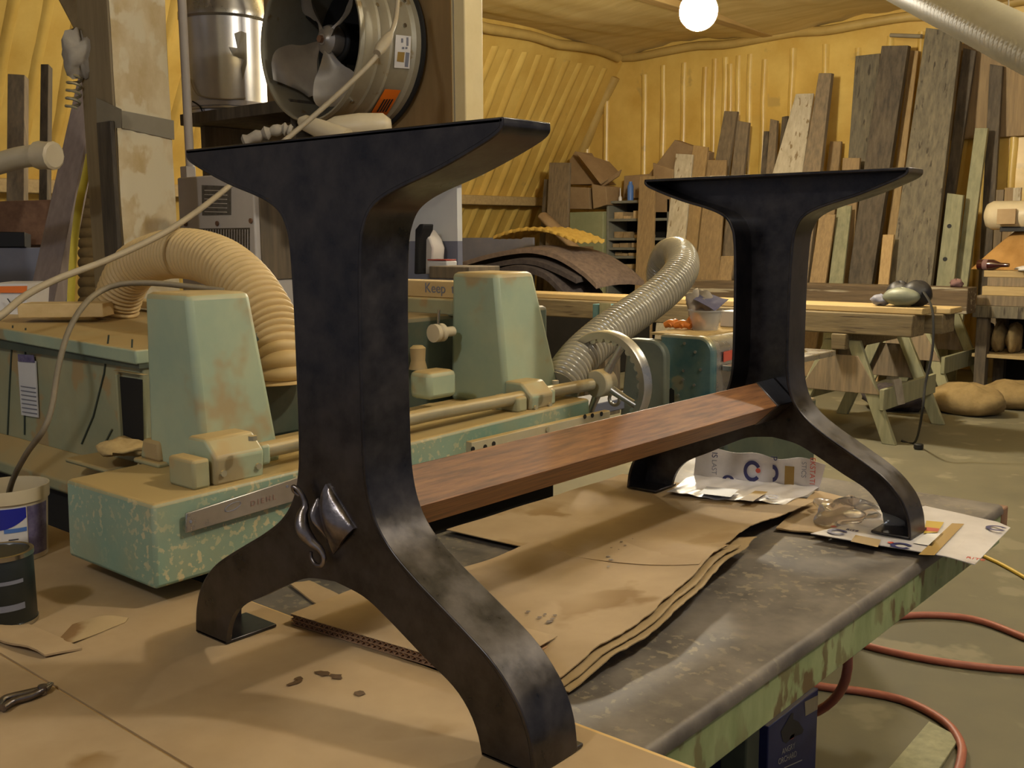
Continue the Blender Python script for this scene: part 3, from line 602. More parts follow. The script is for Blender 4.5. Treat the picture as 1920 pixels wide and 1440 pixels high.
# arm and fittings between the columns
box('arm', -.98, -.80, .42, 1.45, ztop(.6)-.02, .40, 'green_dark', saw, bev=.012)
pbox('arm_pedestal', 766, 695, 806, 752, .80, .09, 'green', saw, bev=.012)
tq = P(822, 624, 'y', .92)
kn = lathe('clamp_knob', tq+Vector((0, .05, 0)), (0, -1, 0), [(0.001, 0), (.012, 0), (.012, .035), (.022, .037), (.022, .048), (.016, .052), (.022, .056), (.022, .068), (.001, .07)], 'whitepvc', saw, seg=20)
tube('knob_lever', [tq+Vector((.004, -.005, .015)), tq+Vector((.008, -.005, .055))], .0035, 'chrome', kn, seg=8)
lathe('grease_post', P(784, 692, 'y', .86), (0, 0, 1), [(.022, 0), (.017, .02), (.019, .05), (.012, .056), (.001, .056)], 'green_dusty', saw, seg=18)
# loose boards on the saw table
a = P(34, 600, 'y', YS-.03); b = P(195, 602, 'y', YS-.03)
za = .3925
def slab(name, p, q, w, z, th, m, label, cat='board', lift=0):
    p = Vector((p.x, p.y, 0)); q = Vector((q.x, q.y, 0)); d = (q-p).normalized(); nrm = Vector((-d.y, d.x, 0))*w
    return hexa(name, [(*(v.xy), z) for v in (p, q, q+nrm, p+nrm)], [(*(v.xy), z+th) for v in (p, q, q+nrm, p+nrm)], m, bev=.002, label=label, cat=cat)
p0 = P(34, 602, 'z', .386); p1 = P(194, 600, 'z', .386); p0.z = p1.z = 0
slab('offcut_board', p0, p1, .095, .3935, .036, 'board_dusty', 'thick dusty pine offcut lying on the saw table under the grey cable')
p0 = P(120, 580, 'z', .386)+Vector((-.02, .10, 0)); p1 = p0+Vector((.40, .02, 0))
slab('offcut_board', p0, p1, .08, .3935, .020, 'board_dusty', 'second dusty pine offcut behind the thick one on the saw table')
kt = P(760, 555, 'y', 1.06); kb = P(848, 528, 'y', 1.06)
kp = box('marked_board', kt.x-.25, kb.x+.02, 1.06, 1.12, kt.z, kb.z, 'board_dusty', bev=.002, label='pale board with pencilled note resting behind the far green column', cat='board')
text('pencil_note', 'Keep  this', .036, P(796, 548, 'y', 1.059), (1, 0, 0), (0, 0, 1), 'inkgrey', kp)
box('support_arm', kt.x-.2, -.79, 1.05, 1.16, .395, kt.z-.0005, 'green_dusty', saw, bev=.006)
for i, (px, py, z, rx, ry, rz) in enumerate(((232, 838, .158, .07, .05, .016), (345, 850, .176, .04, .05, .014), (150, 850, .06, .10, .035, .022), (60, 838, .058, .16, .035, .014), (935, 762, .19, .05, .06, .010), (830, 762, .19, .05, .10, .008))):
    c = P(px, py, 'z', z); blob('sawdust_pile', c, rx, ry, rz, 'sawdust', saw, amp=.2, seed=60+i)
# ------------------------------------------------------------------ things on the near left
bc = P(35, 1060, 'z', 0.0); bc = Vector((P(20, 1045, 'z', 0).x-.01, P(20, 1045, 'z', 0).y+.01, 0))
def bucket():
    br = .067; t = thing('plastic_tub', bc, 'white plastic joint-compound tub with blue label beside the green casting', 'bucket')
    shell('wall', bc, (0, 0, 1), [(br*.90, 0.0005), (br*1.0, .112), (br*1.05, .113), (br*1.07, .134), (br*1.07, .138), (br*1.03, .138), (br*.98, .112), (br*.87, .004)], 'whitepvc', t, seg=44)
    cyl('base', bc+Vector((0, 0, .0005)), (0, 0, 1), br*.885, .006, 'whitepvc', t)
    def wrap(nm, a0, a1, z0, z1, m, off, cutc=0):
        vs = []; fs = []; n = 16
        for k in range(n+1):
            a = a0+(a1-a0)*k/n
            for z in (z0 + (cutc*(abs(k/n-.5)*2)**2 if cutc else 0), z1):
                r = br*(.90+.10*z/.112)+off; vs.append(bc+Vector((math.cos(a)*r, math.sin(a)*r, z)))
        for k in range(n): fs.append((2*k, 2*k+2, 2*k+3, 2*k+1))
        return mk(nm, vs, fs, m, t, smooth=80)
    va = math.atan2(CAM.y-bc.y, CAM.x-bc.x)
    wrap('label', va-1.25, va+.42, .008, .108, 'label_white', .0006)
    wrap('blue_print', va-1.2, va+.40, .066, .106, 'blueprint', .0012, .02)
    wrap('blue_edge', va-.2, va+.40, .06, .068, 'bluelight', .0011)
    pp = wrap('text_panel', va+.44, va+1.2, .010, .106, 'purplegrey', .0006)
    for z in (.04, .046): wrap('print_mark', va-.1, va+.16, z, z+.002, 'ink', .0015)
bucket()
cc = P(-14, 1172, 'z', .0); cc = Vector((cc.x, cc.y+.02, 0)); rc = .047
can = thing('paint_can', cc, 'dark metal paint can with silver rim cut by the left picture edge', 'can')
lathe('body', cc, (0, 0, 1), [(.001, 0.0003), (rc*.97, .0003), (rc, .004), (rc, .112), (rc*.98, .114)], 'darkcan', can)
shell('rim', cc, (0, 0, 1), [(rc+.0015, .109), (rc+.0015, .116), (rc*.9, .116), (rc*.88, .110)], 'chrome', can)
shell('bottom_rim', cc, (0, 0, 1), [(rc+.0015, .0003), (rc+.0015, .006), (rc*.95, .006), (rc*.95, .0003)], 'chrome', can)
cyl('lid', cc+Vector((0, 0, .109)), (0, 0, 1), rc*.89, .003, 'alu', can)
va = math.atan2(CAM.y-cc.y, CAM.x-cc.x)
for z0, z1, m in ((.030, .040, 'inkgrey'), (.072, .078, 'inkgrey')):
    vs = []; n = 12
    for k in range(n+1):
        a = va-.5+1.15*k/n
        for z in (z0, z1): vs.append(cc+Vector((math.cos(a)*(rc+.0008), math.sin(a)*(rc+.0008), z)))
    mk('print_band', vs, [(2*k, 2*k+2, 2*k+3, 2*k+1) for k in range(n)], m, can, smooth=80)
# little pliers on the cardboard
pz = .0005
pq = [P(*q, 'z', .006) for q in ((4, 1328), (18, 1312), (50, 1303), (80, 1293), (97, 1281))]
pl = thing('pliers', (pq[2].x, pq[2].y, pz), 'small grey metal pliers lying on the cardboard at far left', 'pliers')
dpl = (pq[4]-pq[0]).normalized(); npl = Vector((-dpl.y, dpl.x, 0))
for s in (-1, 1):
    tube('handle', spline([pq[3]+npl*.001*s, pq[2]+npl*.007*s, pq[1]+npl*.008*s, pq[0]+npl*(.003+.004*s)], 5), [.0052]*16, 'steel_worn', pl, seg=8)
    tube('jaw', [pq[3]+npl*.003*s, pq[4]+npl*.0015*s], [.005, .002], 'steel_worn', pl, seg=8)
cyl('pivot', pq[3]-Vector((0, 0, .006)), (0, 0, 1), .006, .012, 'steel_worn', pl, seg=12)
# ------------------------------------------------------------------ printed packaging at the far foot
pk = [P(*q, 'z', ZB+.012) for q in ((1302, 888), (1535, 912), (1545, 850), (1305, 838))]
base0 = P(1300, 898, 'z', ZB+.012); base1 = P(1535, 921, 'z', ZB+.012)
YK = base0.y
def up(px, py): 
    d = CF+CR*((px-960)/FPX)+CU*((720-py)/FPX)
    n = Vector((-(base1-base0).y, (base1-base0).x, 0)).normalized()
    t = ((base0-CAM).dot(n))/d.dot(n); return CAM+d*t
mail = thing('plastic_mailer', (base0+base1)/2, 'white printed plastic wrapper standing folded behind the far arch of the table base', 'packaging')
c0, c1, c2, c3 = up(1300, 897), up(1535, 921), up(1548, 868), up(1306, 838)
nn = Vector((-(c1-c0).y, (c1-c0).x, 0)).normalized()
def fnm(u, v):
    p = c0.lerp(c1, u).lerp(c3.lerp(c2, u), v); return p+nn*(.006*math.sin(u*9)*v+.004*math.sin(u*23+2)*v)+Vector((0, 0, .004*math.sin(u*17)*v))
grid('upright_flap', fnm, 40, 8, 'mailer', mail, th=.0012, nrm=nn, smooth=70)
f0, f1 = P(1250, 925, 'z', ZB+.02), P(1470, 948, 'z', ZB+.02)
def fnf(u, v):
    p = c0.lerp(c1, u).lerp(f0.lerp(f1, u), v); z = ZB+.014+.005*math.sin(u*9+4*v)*math.sin(v*5)*.6+.0012*math.sin(u*41+6*v)
    return (p.x, p.y, z+.008)
grid('flat_fold', fnf, 44, 14, 'mailer', mail, th=.0012, smooth=70)
nf = -nn*.004; exm = (c1-c0).normalized(); UPZ = Vector((0, 0, 1))
def mtext(s, size, px, py, m, rot=True, nm='print'):
    o = up(px, py)-nn*.009
    if rot: text(nm, s, size, o, -UPZ, exm, m, mail)
    else: text(nm, s, size, o, exm, UPZ, m, mail)
mtext('EKSTATI', .0175, 1521, 856, 'inkred'); mtext('STICS', .0155, 1505, 864, 'inkgrey')
mtext('IS', .020, 1337, 846, 'inkblue'); mtext('LAST', .017, 1337, 860, 'inkgrey'); mtext('P', .022, 1447, 853, 'inkblue')
def ring(nm, c, rx, ry, ex, ey, w, m, par, a0=0, a1=6.283, n=26):
    vs = []; 
    for k in range(n+1):
        a = a0+(a1-a0)*k/n
        for q in (1, 1-w): vs.append(c+ex*(rx*q*math.cos(a))+ey*(ry*q*math.sin(a)))
    return mk(nm, vs, [(2*k, 2*k+1, 2*k+3, 2*k+2) for k in range(n)], m, par, smooth=0)
ring('logo_ring', up(1412, 882)-nn*.009, .021, .026, exm, UPZ, .38, 'inkblue', mail, .5, 5.6)
ring('logo_ring', up(1450, 886)-nn*.009, .014, .021, exm, UPZ, .5, 'inkblue', mail, -1.5, 1.6)
ring('logo_dot', up(1423, 881)-nn*.0095, .006, .006, exm, UPZ, .99, 'inkred', mail)
ring('logo_ring', up(1367, 897)-nn*.009, .014, .010, exm, UPZ, .6, 'inkblue', mail, 0, 3.1)
o = up(1473, 872)-nn*.008; mk('brown_tape', [o, o+exm*.022, o+exm*.022-UPZ*.048, o-UPZ*.048], [(0, 1, 2, 3)], 'label_tan', mail, smooth=0)
def onf(px, py): return P(px, py, 'z', ZB+.0285)
EXF = Vector((exm.x, exm.y, 0)).normalized(); EYF = Vector((-EXF.y, EXF.x, 0))
ring('logo_ring', onf(1448, 931), .016, .016, EXF, EYF, .42, 'inkblue', mail, .4, 5.9)
mk('brown_tape', [onf(*q) for q in ((1385, 937), (1412, 940), (1440, 922), (1416, 920))], [(0, 1, 2, 3)], 'label_tan', mail, smooth=0)
mk('grey_print', [onf(*q) for q in ((1310, 925), (1370, 932), (1385, 918), (1325, 912))], [(0, 1, 2, 3)], 'inkgrey', mail, smooth=0)
# flat printed sheet under the right far foot
fz = ZB+.0135
sh_ = [P(*q, 'z', fz) for q in ((1520, 1000), (1828, 1052), (1895, 984), (1735, 948))]
fl = thing('printed_sheet', ((sh_[0]+sh_[2])/2).xy.to_3d()+Vector((0, 0, fz)), 'white sheet printed with red and navy logos under the right far foot', 'packaging')
quadgrid('sheet', sh_, .0006, 'mailer', fl, nu=30, nv=16, seed=8, th=.0016, zf=lambda u, v: -.006*max(0, u-.85)/.15)
e1 = (sh_[1]-sh_[0]).normalized(); e1.z = 0; e2 = (sh_[3]-sh_[0]); e2 = (e2-e1*e2.dot(e1)).normalized(); e2.z = 0
def fp(px, py): return P(px, py, 'z', fz+.0022)
for px, py in ((1570, 997), (1690, 1023), (1868, 990)): ring('logo_ring', fp(px, py), .020, .020, e1, e2, .42, 'inkblue', fl, .4, 5.9)
for px, py in ((1563, 987), (1670, 1017)): ring('logo_dot', fp(px, py), .006, .006, e1, e2, .99, 'inkred', fl)
def fquad(nm, q, m, dz=.0002): return mk(nm, [P(*p, 'z', fz+.0022+dz) for p in q], [(0, 1, 2, 3)], m, fl, smooth=0)
fquad('brown_tape', ((1595, 1015), (1646, 1026), (1652, 1012), (1604, 1003)), 'label_tan')
fquad('brown_tape', ((1722, 1040), (1752, 1041), (1808, 982), (1785, 981)), 'label_tan')
fquad('yellow_label', ((1732, 1000), (1758, 998), (1770, 979), (1737, 976)), 'yellowcord'); fquad('red_label', ((1735, 995), (1758, 997), (1762, 991), (1736, 988)), 'redlabel', .0006)
fquad('paper_label', ((1712, 1018), (1748, 1024), (1770, 1000), (1738, 1000)), 'label_white')
o = fp(1793, 1030); text('print', 'Personality', .017, o, P(1835, 985, 'z', fz)-o, e2, 'inkgrey', fl)
o = fp(1810, 1046); text('print', 'RITE', .017, o, e1, e2, 'inkred', fl); o = fp(1838, 1020); text('print', 'STATI', .014, o, P(1868, 986, 'z', fz)-o, e2, 'inkred', fl)
o = fp(1585, 993); text('print', 'RITE', .013, o, e1, e2, 'inkblue', fl)
# brown card and crumpled clear film between them
a = [P(*q, 'z', ZB+.0095) for q in ((1455, 990), (1545, 1000), (1640, 948), (1530, 918))]
quadgrid('kraft_scrap', a, .001, 'kraft', nu=14, nv=10, seed=9, th=.003, label='torn kraft scrap between the standing wrapper and the right far foot', cat='cardboard')
fc = P(1590, 965, 'z', ZB+.03)
cf = blob('clear_film', fc+Vector((0, .02, -.006)), .085, .05, .03, 'plastic', amp=.35, seed=5, fl=.016, nu=44, nv=26, label='crumpled clear plastic film heaped beside the right far foot', cat='plastic film')
# ------------------------------------------------------------------ floor things on the right
tube('air_hose', resample(spline([(P(*q, 'z', FLOOR+.012)) for q in ((1640, 1180), (1665, 1160), (1740, 1153), (1830, 1162), (1920, 1195), (2010, 1235), (1990, 1258), (1890, 1255), (1760, 1240), (1640, 1215), (1560, 1190), (1500, 1180), (1450, 1215), (1470, 1270), (1540, 1287), (1620, 1297), (1700, 1315), (1770, 1352), (1800, 1390), (1803, 1420), (1790, 1470))], 8), .04), .012, 'redhose', seg=10,
     label='dusty red air hose looped across the concrete floor at right', cat='hose')
tube('hose_end', resample(spline([PD(1588, 1205, 2.55), PD(1590, 1240, 2.55), PD(1585, 1275, 2.55), PD(1565, 1310, 2.6), PD(1530, 1335, 2.65), PD(1480, 1350, 2.7)], 8), .03), .012, 'redhose', seg=10,
     label='red hose drooping from under the bench beside the navy carton', cat='hose')
tube('extension_lead', resample(spline([P(*q, 'z', FLOOR+.008) for q in ((1790, 1020), (1850, 1045), (1885, 1062), (1925, 1085), (1980, 1120))], 6), .05), .008, 'yellowcord', seg=8, label='yellow cord on the floor beyond the bench corner', cat='cord')
XBX = P(1535, 1290, 'z', FLOOR+.25)
cb = thing('drink_carton', (XBX.x-.1, XBX.y, FLOOR), 'navy cardboard drinks carton with a black apple tree print under the bench', 'carton')
YX = XBX.y; x1 = XBX.x; zc = FLOOR+.25
box('carton_body', x1-.2, x1, YX-.27, YX, FLOOR+.0005, zc, 'navybox', cb, bev=.003)
def onc(px, py): return P(px, py, 'x', x1+.0008)
def cq(nm, q, m): return mk(nm, [onc(*p) for p in q], [tuple(range(len(q)))], m, cb, smooth=0)
cq('barcode_patch', ((1509, 1316), (1534, 1303), (1533, 1330), (1510, 1343)), 'silverbar')
cq('tree_print', ((1464, 1372), (1478, 1348), (1484, 1337), (1488, 1337), (1487, 1348), (1497, 1353), (1507, 1368), (1504, 1376), (1492, 1380), (1480, 1388), (1474, 1394), (1468, 1390)), 'ink')
cq('apple_print', ((1480, 1386), (1484, 1378), (1490, 1376), (1488, 1384), (1483, 1387)), 'inkred')
o = onc(1466, 1415); text('carton_name', 'ANGRY', .021, o, onc(1502, 1396)-o, (0, 0, 1), 'boxprint', cb)
o = onc(1459, 1434); text('carton_name', 'ORCHARD', .021, o, onc(1510, 1410)-o, (0, 0, 1), 'boxprint', cb)
cq('small_print', ((1470, 1439), (1504, 1424), (1504, 1426), (1470, 1441)), 'boxprint')
# ------------------------------------------------------------------ fan, tank, heater behind
FC = P(578, 76, 'y', 1.5); FR = .27; FL = .27
fan = thing('drum_fan', (FC.x, 1.63, FC.z-FR), 'round dusty metal drum fan with curved blades mounted on the plywood partition', 'fan')
pr = []
for h, r in ((0, FR), (.012, FR+.006), (.024, FR), (.075, FR), (.082, FR+.005), (.090, FR), (.13, FR), (.137, FR+.005), (.145, FR), (.20, FR), (.23, FR), (.24, FR+.012), (FL, FR+.012)): pr.append((r, h))
shell('housing', FC, (0, 1, 0), pr+[(FR-.006, FL), (FR-.006, 0)], 'fanmetal', fan, seg=72)
shell('brush_seal', FC+Vector((0, FL-.008, 0)), (0, 1, 0), [(FR+.010, 0), (FR+.024, .002), (FR+.024, .012), (FR+.010, .012)], 'black', fan, seg=72)
cyl('dark_back', FC+Vector((0, FL-.012, 0)), (0, 1, 0), FR-.008, .006, 'black', fan, seg=48)
hub = lathe('hub', FC+Vector((.01, .05, .01)), (0, 1, 0), [(.001, 0), (.018, 0), (.020, .004), (.034, .012), (.048, .02), (.052, .03), (.052, .06), (.001, .06)], 'blade', fan, seg=24)
cyl('shaft_bolt', FC+Vector((.01, .038, .01)), (0, 1, 0), .013, .014, 'rust', hub, seg=6)
def blade(ang):
    vs = []; fs = []; nr, na = 14, 10
    for i in range(nr+1):
        t = i/nr; r = .035+(FR-.05)*t
        w0 = .62-.30*math.sin(min(1, t/.45)*math.pi)*.6+.12*t if t < .45 else .62+.10*t; w0 *= math.sqrt(max(.02, 1-max(0, (t-.72)/.285)**2))
        for j in range(na+1):
            s = j/na-.5; a = ang+.18*t*t+s*w0*1.15
            y = .062+(s*.11)*math.sin(t*1.8)+.012*math.cos(s*3)
            vs.append(FC+Vector((.01+r*math.cos(a), y, .01+r*math.sin(a))))
    N = len(vs); W = na+1; vs += [v+Vector((0, .002, 0)) for v in vs]
    for i in range(nr):
        for j in range(na):
            a = i*W+j; fs += [(a, a+1, a+W+1, a+W), (N+a, N+a+W, N+a+W+1, N+a+1)]
    return mk('blade', vs, fs, 'blade', fan, smooth=60)
for a in (3.52, 4.98, .55, 2.05): blade(a)
cyl('motor', FC+Vector((.01, .11, .01)), (0, 1, 0), .07, .12, 'black', fan, seg=28, bev=.01)
for k in range(3):
    a = .5+2.094*k; tube('strut', [FC+Vector((.05*math.cos(a), .16, .05*math.sin(a))), FC+Vector((math.cos(a)*(FR-.006), .18, math.sin(a)*(FR-.006)))], .007, 'black', fan, seg=8)
def fanpt(px, py, off=.002):
    d = CF+CR*((px-960)/FPX)+CU*((720-py)/FPX); oc = CAM-FC; r = FR+off
    A = d.x**2+d.z**2; B = 2*(oc.x*d.x+oc.z*d.z); Cc = oc.x**2+oc.z**2-r*r; D2 = max(0, B*B-4*A*Cc)
    return CAM+d*((-B-math.sqrt(D2))/(2*A))
def fanpatch(nm, q, m, par, n=6, off=.003):
    vs = []; fs = []
    for i in range(n+1):
        for j in range(n+1):
            u, v = i/n, j/n; x = (q[0][0]*(1-u)+q[1][0]*u)*(1-v)+(q[3][0]*(1-u)+q[2][0]*u)*v; y = (q[0][1]*(1-u)+q[1][1]*u)*(1-v)+(q[3][1]*(1-u)+q[2][1]*u)*v
            vs.append(fanpt(x, y, off))
    for i in range(n):
        for j in range(n): a = i*(n+1)+j; fs.append((a, a+1, a+n+2, a+n+1))
    return mk(nm, vs, fs, m, par, smooth=80)
wl = fanpatch('white_sticker', ((742, 65), (771, 68), (768, 129), (739, 127)), 'label_white', fan)
fanpatch('sticker_square', ((746, 97), (759, 98), (757, 117), (744, 115)), 'label_tan', wl, off=.004)
for x, y0, y1 in ((764, 70, 86), (754, 72, 80), (756, 88, 92), (762, 88, 92)): fanpatch('sticker_print', ((x-2, y0), (x+2, y0), (x+2, y1), (x-2, y1)), 'inkgrey', wl, 2, .004)
fanpatch('sticker_print', ((761, 98), (768, 99), (765, 126), (759, 125)), 'inkgrey', wl, 4, .004)
ol = fanpatch('orange_sticker', ((722, 167), (752, 169), (722, 222), (690, 222)), 'label_orange', fan)
for k in range(4): fanpatch('sticker_print', ((720+k*5, 186), (723+k*5, 186), (709+k*5, 210), (706+k*5, 210)), 'ink', ol, 3, .004)
for px, py in ((757, 2), (758, 48), (706, 10), (660, 190)): p = fanpt(px, py, 0); nrm_ = Vector((p.x-FC.x, 0, p.z-FC.z)).normalized(); cyl('rivet', p-nrm_*.002, nrm_, .007, .008, 'chrome', fan, seg=12)
# cord from the fan across to the left
pc = [(746, -40, 3.25), (744, 20, 3.2), (733, 62, 3.1), (700, 112, 3.02), (650, 162, 2.98), (590, 216, 2.95), (520, 275, 2.9), (435, 345, 2.8), (370, 396, 2.6), (300, 441, 2.45), (200, 488, 2.3), (110, 522, 2.2), (45, 556, 2.1), (-10, 600, 2.0), (-120, 660, 2.0), (-260, 780, 2.02), (-330, 1000, 2.02), (-340, 1250, 2.02)]
fc_ = thing('fan_cord', PD(200, 488, 2.3), 'beige fan cord sagging from the drum fan to the left edge', 'cord')
cp = resample(spline([PD(*q) for q in pc], 6), .03)
tube('cable', cp, .0075, 'cable', fc_, seg=8)
pa, pb = PD(732, 64, 3.09), PD(707, 100, 3.02); tube('plug_joint', [pa, pa.lerp(pb, .3), pa.lerp(pb, .7), pb], [.010, .017, .018, .012], 'cable', fc_, seg=10)
p2 = [(420, 545, 1.97), (360, 538, 1.96), (290, 531, 1.97), (225, 533, 1.97), (185, 548, 1.95), (155, 575, 1.9), (128, 622, 1.86), (109, 690, 1.83), (98, 760, 1.81), (82, 806, 1.79), (50, 850, 1.83), (22, 905, 1.93), (10, 960, 2.0)]
tube('power_cable', resample(spline([PD(*q) for q in p2], 6), .02), .0055, 'cabledark', seg=8, label='grey power cable hanging down the green cabinet in front of its label', cat='cord')
# metal tank on a dark shelf
tc_ = P(428, 222, 'y', 1.78); tr = .172
shl = P(345, 240, 'y', 1.5)
tank = thing('metal_tank', (tc_.x, 1.78, tc_.z), 'shiny galvanised metal cylinder strapped on the dark shelf left of the fan', 'tank')
ztp = P(428, 12, 'y', 1.62).z
lathe('drum', (tc_.x, 1.78, tc_.z), (0, 0, 1), [(.001, 0), (tr, 0), (tr, .02), (tr+.003, .024), (tr, .03), (tr, ztp-tc_.z), (tr-.01, ztp-tc_.z+.01), (.001, ztp-tc_.z+.01)], 'tankmetal', tank, seg=48)
lathe('hood', (tc_.x, 1.78, ztp-.005), (0, 0, 1), [(tr+.004, 0), (tr+.012, .008), (tr+.012, .03), (tr*.8, .16), (tr*.8, .5), (.001, .5)], 'alu', tank, seg=40)
shell('strap', (tc_.x, 1.78, P(428, 190, 'y', 1.62).z), (0, 0, 1), [(tr+.001, 0), (tr+.004, 0), (tr+.004, .02), (tr+.001, .02)], 'heater', tank, seg=40)
def ont(px, py, off=.004):
    d = CF+CR*((px-960)/FPX)+CU*((720-py)/FPX); cx, cy = tc_.x, 1.78; r = tr+off; ox, oy = CAM.x-cx, CAM.y-cy
    A = d.x**2+d.y**2; B = 2*(ox*d.x+oy*d.y); Cc = ox*ox+oy*oy-r*r; return CAM+d*((-B-math.sqrt(max(0, B*B-4*A*Cc)))/(2*A))
tl = mk('torn_label', [ont(*q) for q in ((440, 62), (452, 58), (462, 62), (463, 120), (455, 150), (452, 128), (458, 112), (438, 104), (430, 88), (446, 90))], [tuple(range(10))], 'tape', tank, smooth=0)
tube('loose_wire', spline([ont(357, 148, .006), ont(372, 178, .01), ont(420, 186, .008), ont(460, 184, .006)], 6), .003, 'cable', tank, seg=6)
tube('loose_wire', spline([ont(361, 190, .006), ont(375, 200, .008), ont(382, 218, .008)], 6), .003, 'black', tank, seg=6)
sx0 = P(338, 240, 'y', 1.56).x; sx1 = P(545, 240, 'y', 1.56).x
sf = box('wall_shelf', sx0, sx1, 1.56, 2.0, tc_.z-.045, tc_.z-.0005, 'darkwood', bev=.003, label='dark wooden shelf carrying the shiny metal cylinder', cat='shelf')
for x in (sx0+.05, sx1-.08): box('bracket', x, x+.03, 1.62, 1.98, tc_.z-.25, tc_.z-.046, 'darkwood', sf, bev=.003)
pp = P(347, 120, 'y', 1.5); tube('steel_pipe', [(pp.x, 1.5, FLOOR), (pp.x, 1.5, .6), (pp.x, 1.5, 1.3), (pp.x, 1.5, CEIL-.05)], .017, 'heater', seg=14, label='thin vertical grey pipe left of the shiny metal cylinder', cat='pipe')
# heater
hz0, hz1 = P(335, 470, 'y', 1.36).z, P(335, 333, 'y', 1.36).z; hx0, hx1 = P(334, 380, 'y', 1.36).x, P(476, 380, 'y', 1.36).x
ht = thing('space_heater', ((hx0+hx1)/2, 1.5, hz0-.3), 'pale grey heater cabinet with warning label and grille below the shelf', 'heater')
box('casing', hx0, hx1, 1.36, 1.62, hz0-.3, hz1, 'heater', ht, bev=.006)
def onh(px, py): return P(px, py, 'y', 1.3585)
wl_ = prism('warning_label', [onh(*q) for q in ((378, 347), (433, 349), (433, 403), (379, 404))], (0, .002, 0), 'heaterlabel', ht, bev=0)
for k in range(6): tube('label_line', [onh(384, 357+k*8)-Vector((0, .001, 0)), onh(426, 358+k*8)-Vector((0, .001, 0))], .0016, 'heater', wl_, seg=4)
gr = prism('grille', [onh(*q) for q in ((347, 429), (468, 427), (468, 470), (347, 472))], (0, .002, 0), 'mesh', ht, bev=0)
for k in range(24): a = onh(350+k*5, 430); b = onh(350+k*5, 470); tube('grille_bar', [a-Vector((0, .001, 0)), b-Vector((0, .001, 0))], .0012, 'heater', gr, seg=4)
for px, py in ((349, 420), (408, 419), (471, 414)): cyl('screw', onh(px, py), (0, -1, 0), .009, .005, 'rust', ht, seg=12)
p_ = P(490, 410, 'x', hx1+.002); box('side_panel', hx1+.0005, hx1+.008, 1.38, 1.6, hz0-.1, hz1-.05, 'oldwood', ht, bev=.001)
ob = P(343, 320, 'y', 1.40); box('outlet_box', ob.x-.02, ob.x+.025, 1.40, 1.44, hz1+.001, hz1+.045, 'heater', bev=.003, label='small metal outlet box sitting on top of the heater cabinet', cat='box')
# bottles / pipes under the fan
a, b = PD(562, 226, 3.2), PD(650, 262, 3.15); tube('white_tube', [a, a.lerp(b, .1), a.lerp(b, .5), b], [.012, .024, .03, .034], 'whitepvc', seg=18, label='dusty white nozzle tube under the left rim of the fan', cat='tube')
a, b = PD(630, 242, 3.3), PD(720, 236, 3.3); tube('white_jug', [a-(b-a)*.3, a, a.lerp(b, .5), b, b+(b-a)*.15], [.02, .04, .045, .04, .02], 'whitepvc', seg=18, label='dusty white plastic jug lying under the fan drum', cat='jug')
a, b = PD(455, 266, 3.2), PD(548, 246, 3.2); tube('dusty_rag', spline([a, a.lerp(b, .4)+Vector((0, 0, .01)), a.lerp(b, .8)+Vector((0, 0, .012)), b], 5), [.012+.01*math.sin(k*1.3)**2 for k in range(16)], 'rag', seg=10, label='dusty rag on the ledge just above the tilted table-base top', cat='rag')
tk = P(565, 255, 'y', 1.58); box('back_ledge', P(440, 262, 'y', 1.58).x, P(780, 250, 'y', 1.58).x, 1.45, YP-.002, P(600, 262, 'y', 1.5).z-.05, P(600, 262, 'y', 1.5).z-.012, 'plywall', bev=.003, label='plywood ledge below the fan carrying the white jug and tube', cat='ledge')
# ------------------------------------------------------------------ ducts
hp = [(208, 640, 2.85), (222, 560, 2.82), (250, 505, 2.75), (300, 480, 2.65), (355, 476, 2.52), (410, 492, 2.42), (455, 527, 2.34), (490, 575, 2.28), (515, 625, 2.24), (530, 680, 2.2), (534, 720, 2.2)]
def ribbed(name, pts, r, pitch, amp, m, par=None, seg=28, **k):
    pts = resample(spline(pts, 10), pitch/6); return tube(name, pts, [r+amp*(1, .8, .1, -1.3, .1, .8)[i % 6] for i in range(len(pts))], m, par, seg=seg, smooth=60, **k)
dh = thing('dust_hose', PD(534, 720, 2.2), 'thick beige corrugated dust hose arching behind the near green column', 'hose')
ribbed('corrugated_tube', [PD(*q) for q in hp], .058, .0185, .0045, 'hose', dh)
hp2 = [(1045, 730, 2.62), (1085, 672, 2.72), (1140, 622, 2.85), (1200, 580, 3.0), (1250, 541, 3.12), (1278, 505, 3.25), (1274, 478, 3.42), (1252, 478, 3.6), (1240, 505, 3.7), (1240, 545, 3.75)]
ch = thing('clear_hose', PD(1045, 730, 2.62), 'clear wire-ribbed suction hose curling up behind the handwheel', 'hose')
ribbed('ribbed_tube', [PD(*q) for q in hp2], .051, .017, .0036, 'clearhose', ch)
dd = thing('ceiling_duct', PD(1830, 40, 4.2), 'pale ribbed round duct slanting under the ceiling at top right', 'duct')
da, db = PD(1600, -78, 5.2), PD(2010, 128, 3.6)
dl = resample([da, db], .016); tube('duct_tube', dl, [.092+(.003 if i % 2 == 0 else 0) for i in range(len(dl))], 'ductpale', dd, seg=32)
tube('hanger_wire', [PD(1892, 60, 4.1), PD(1890, -60, 4.1)], .003, 'cable', dd, seg=6)
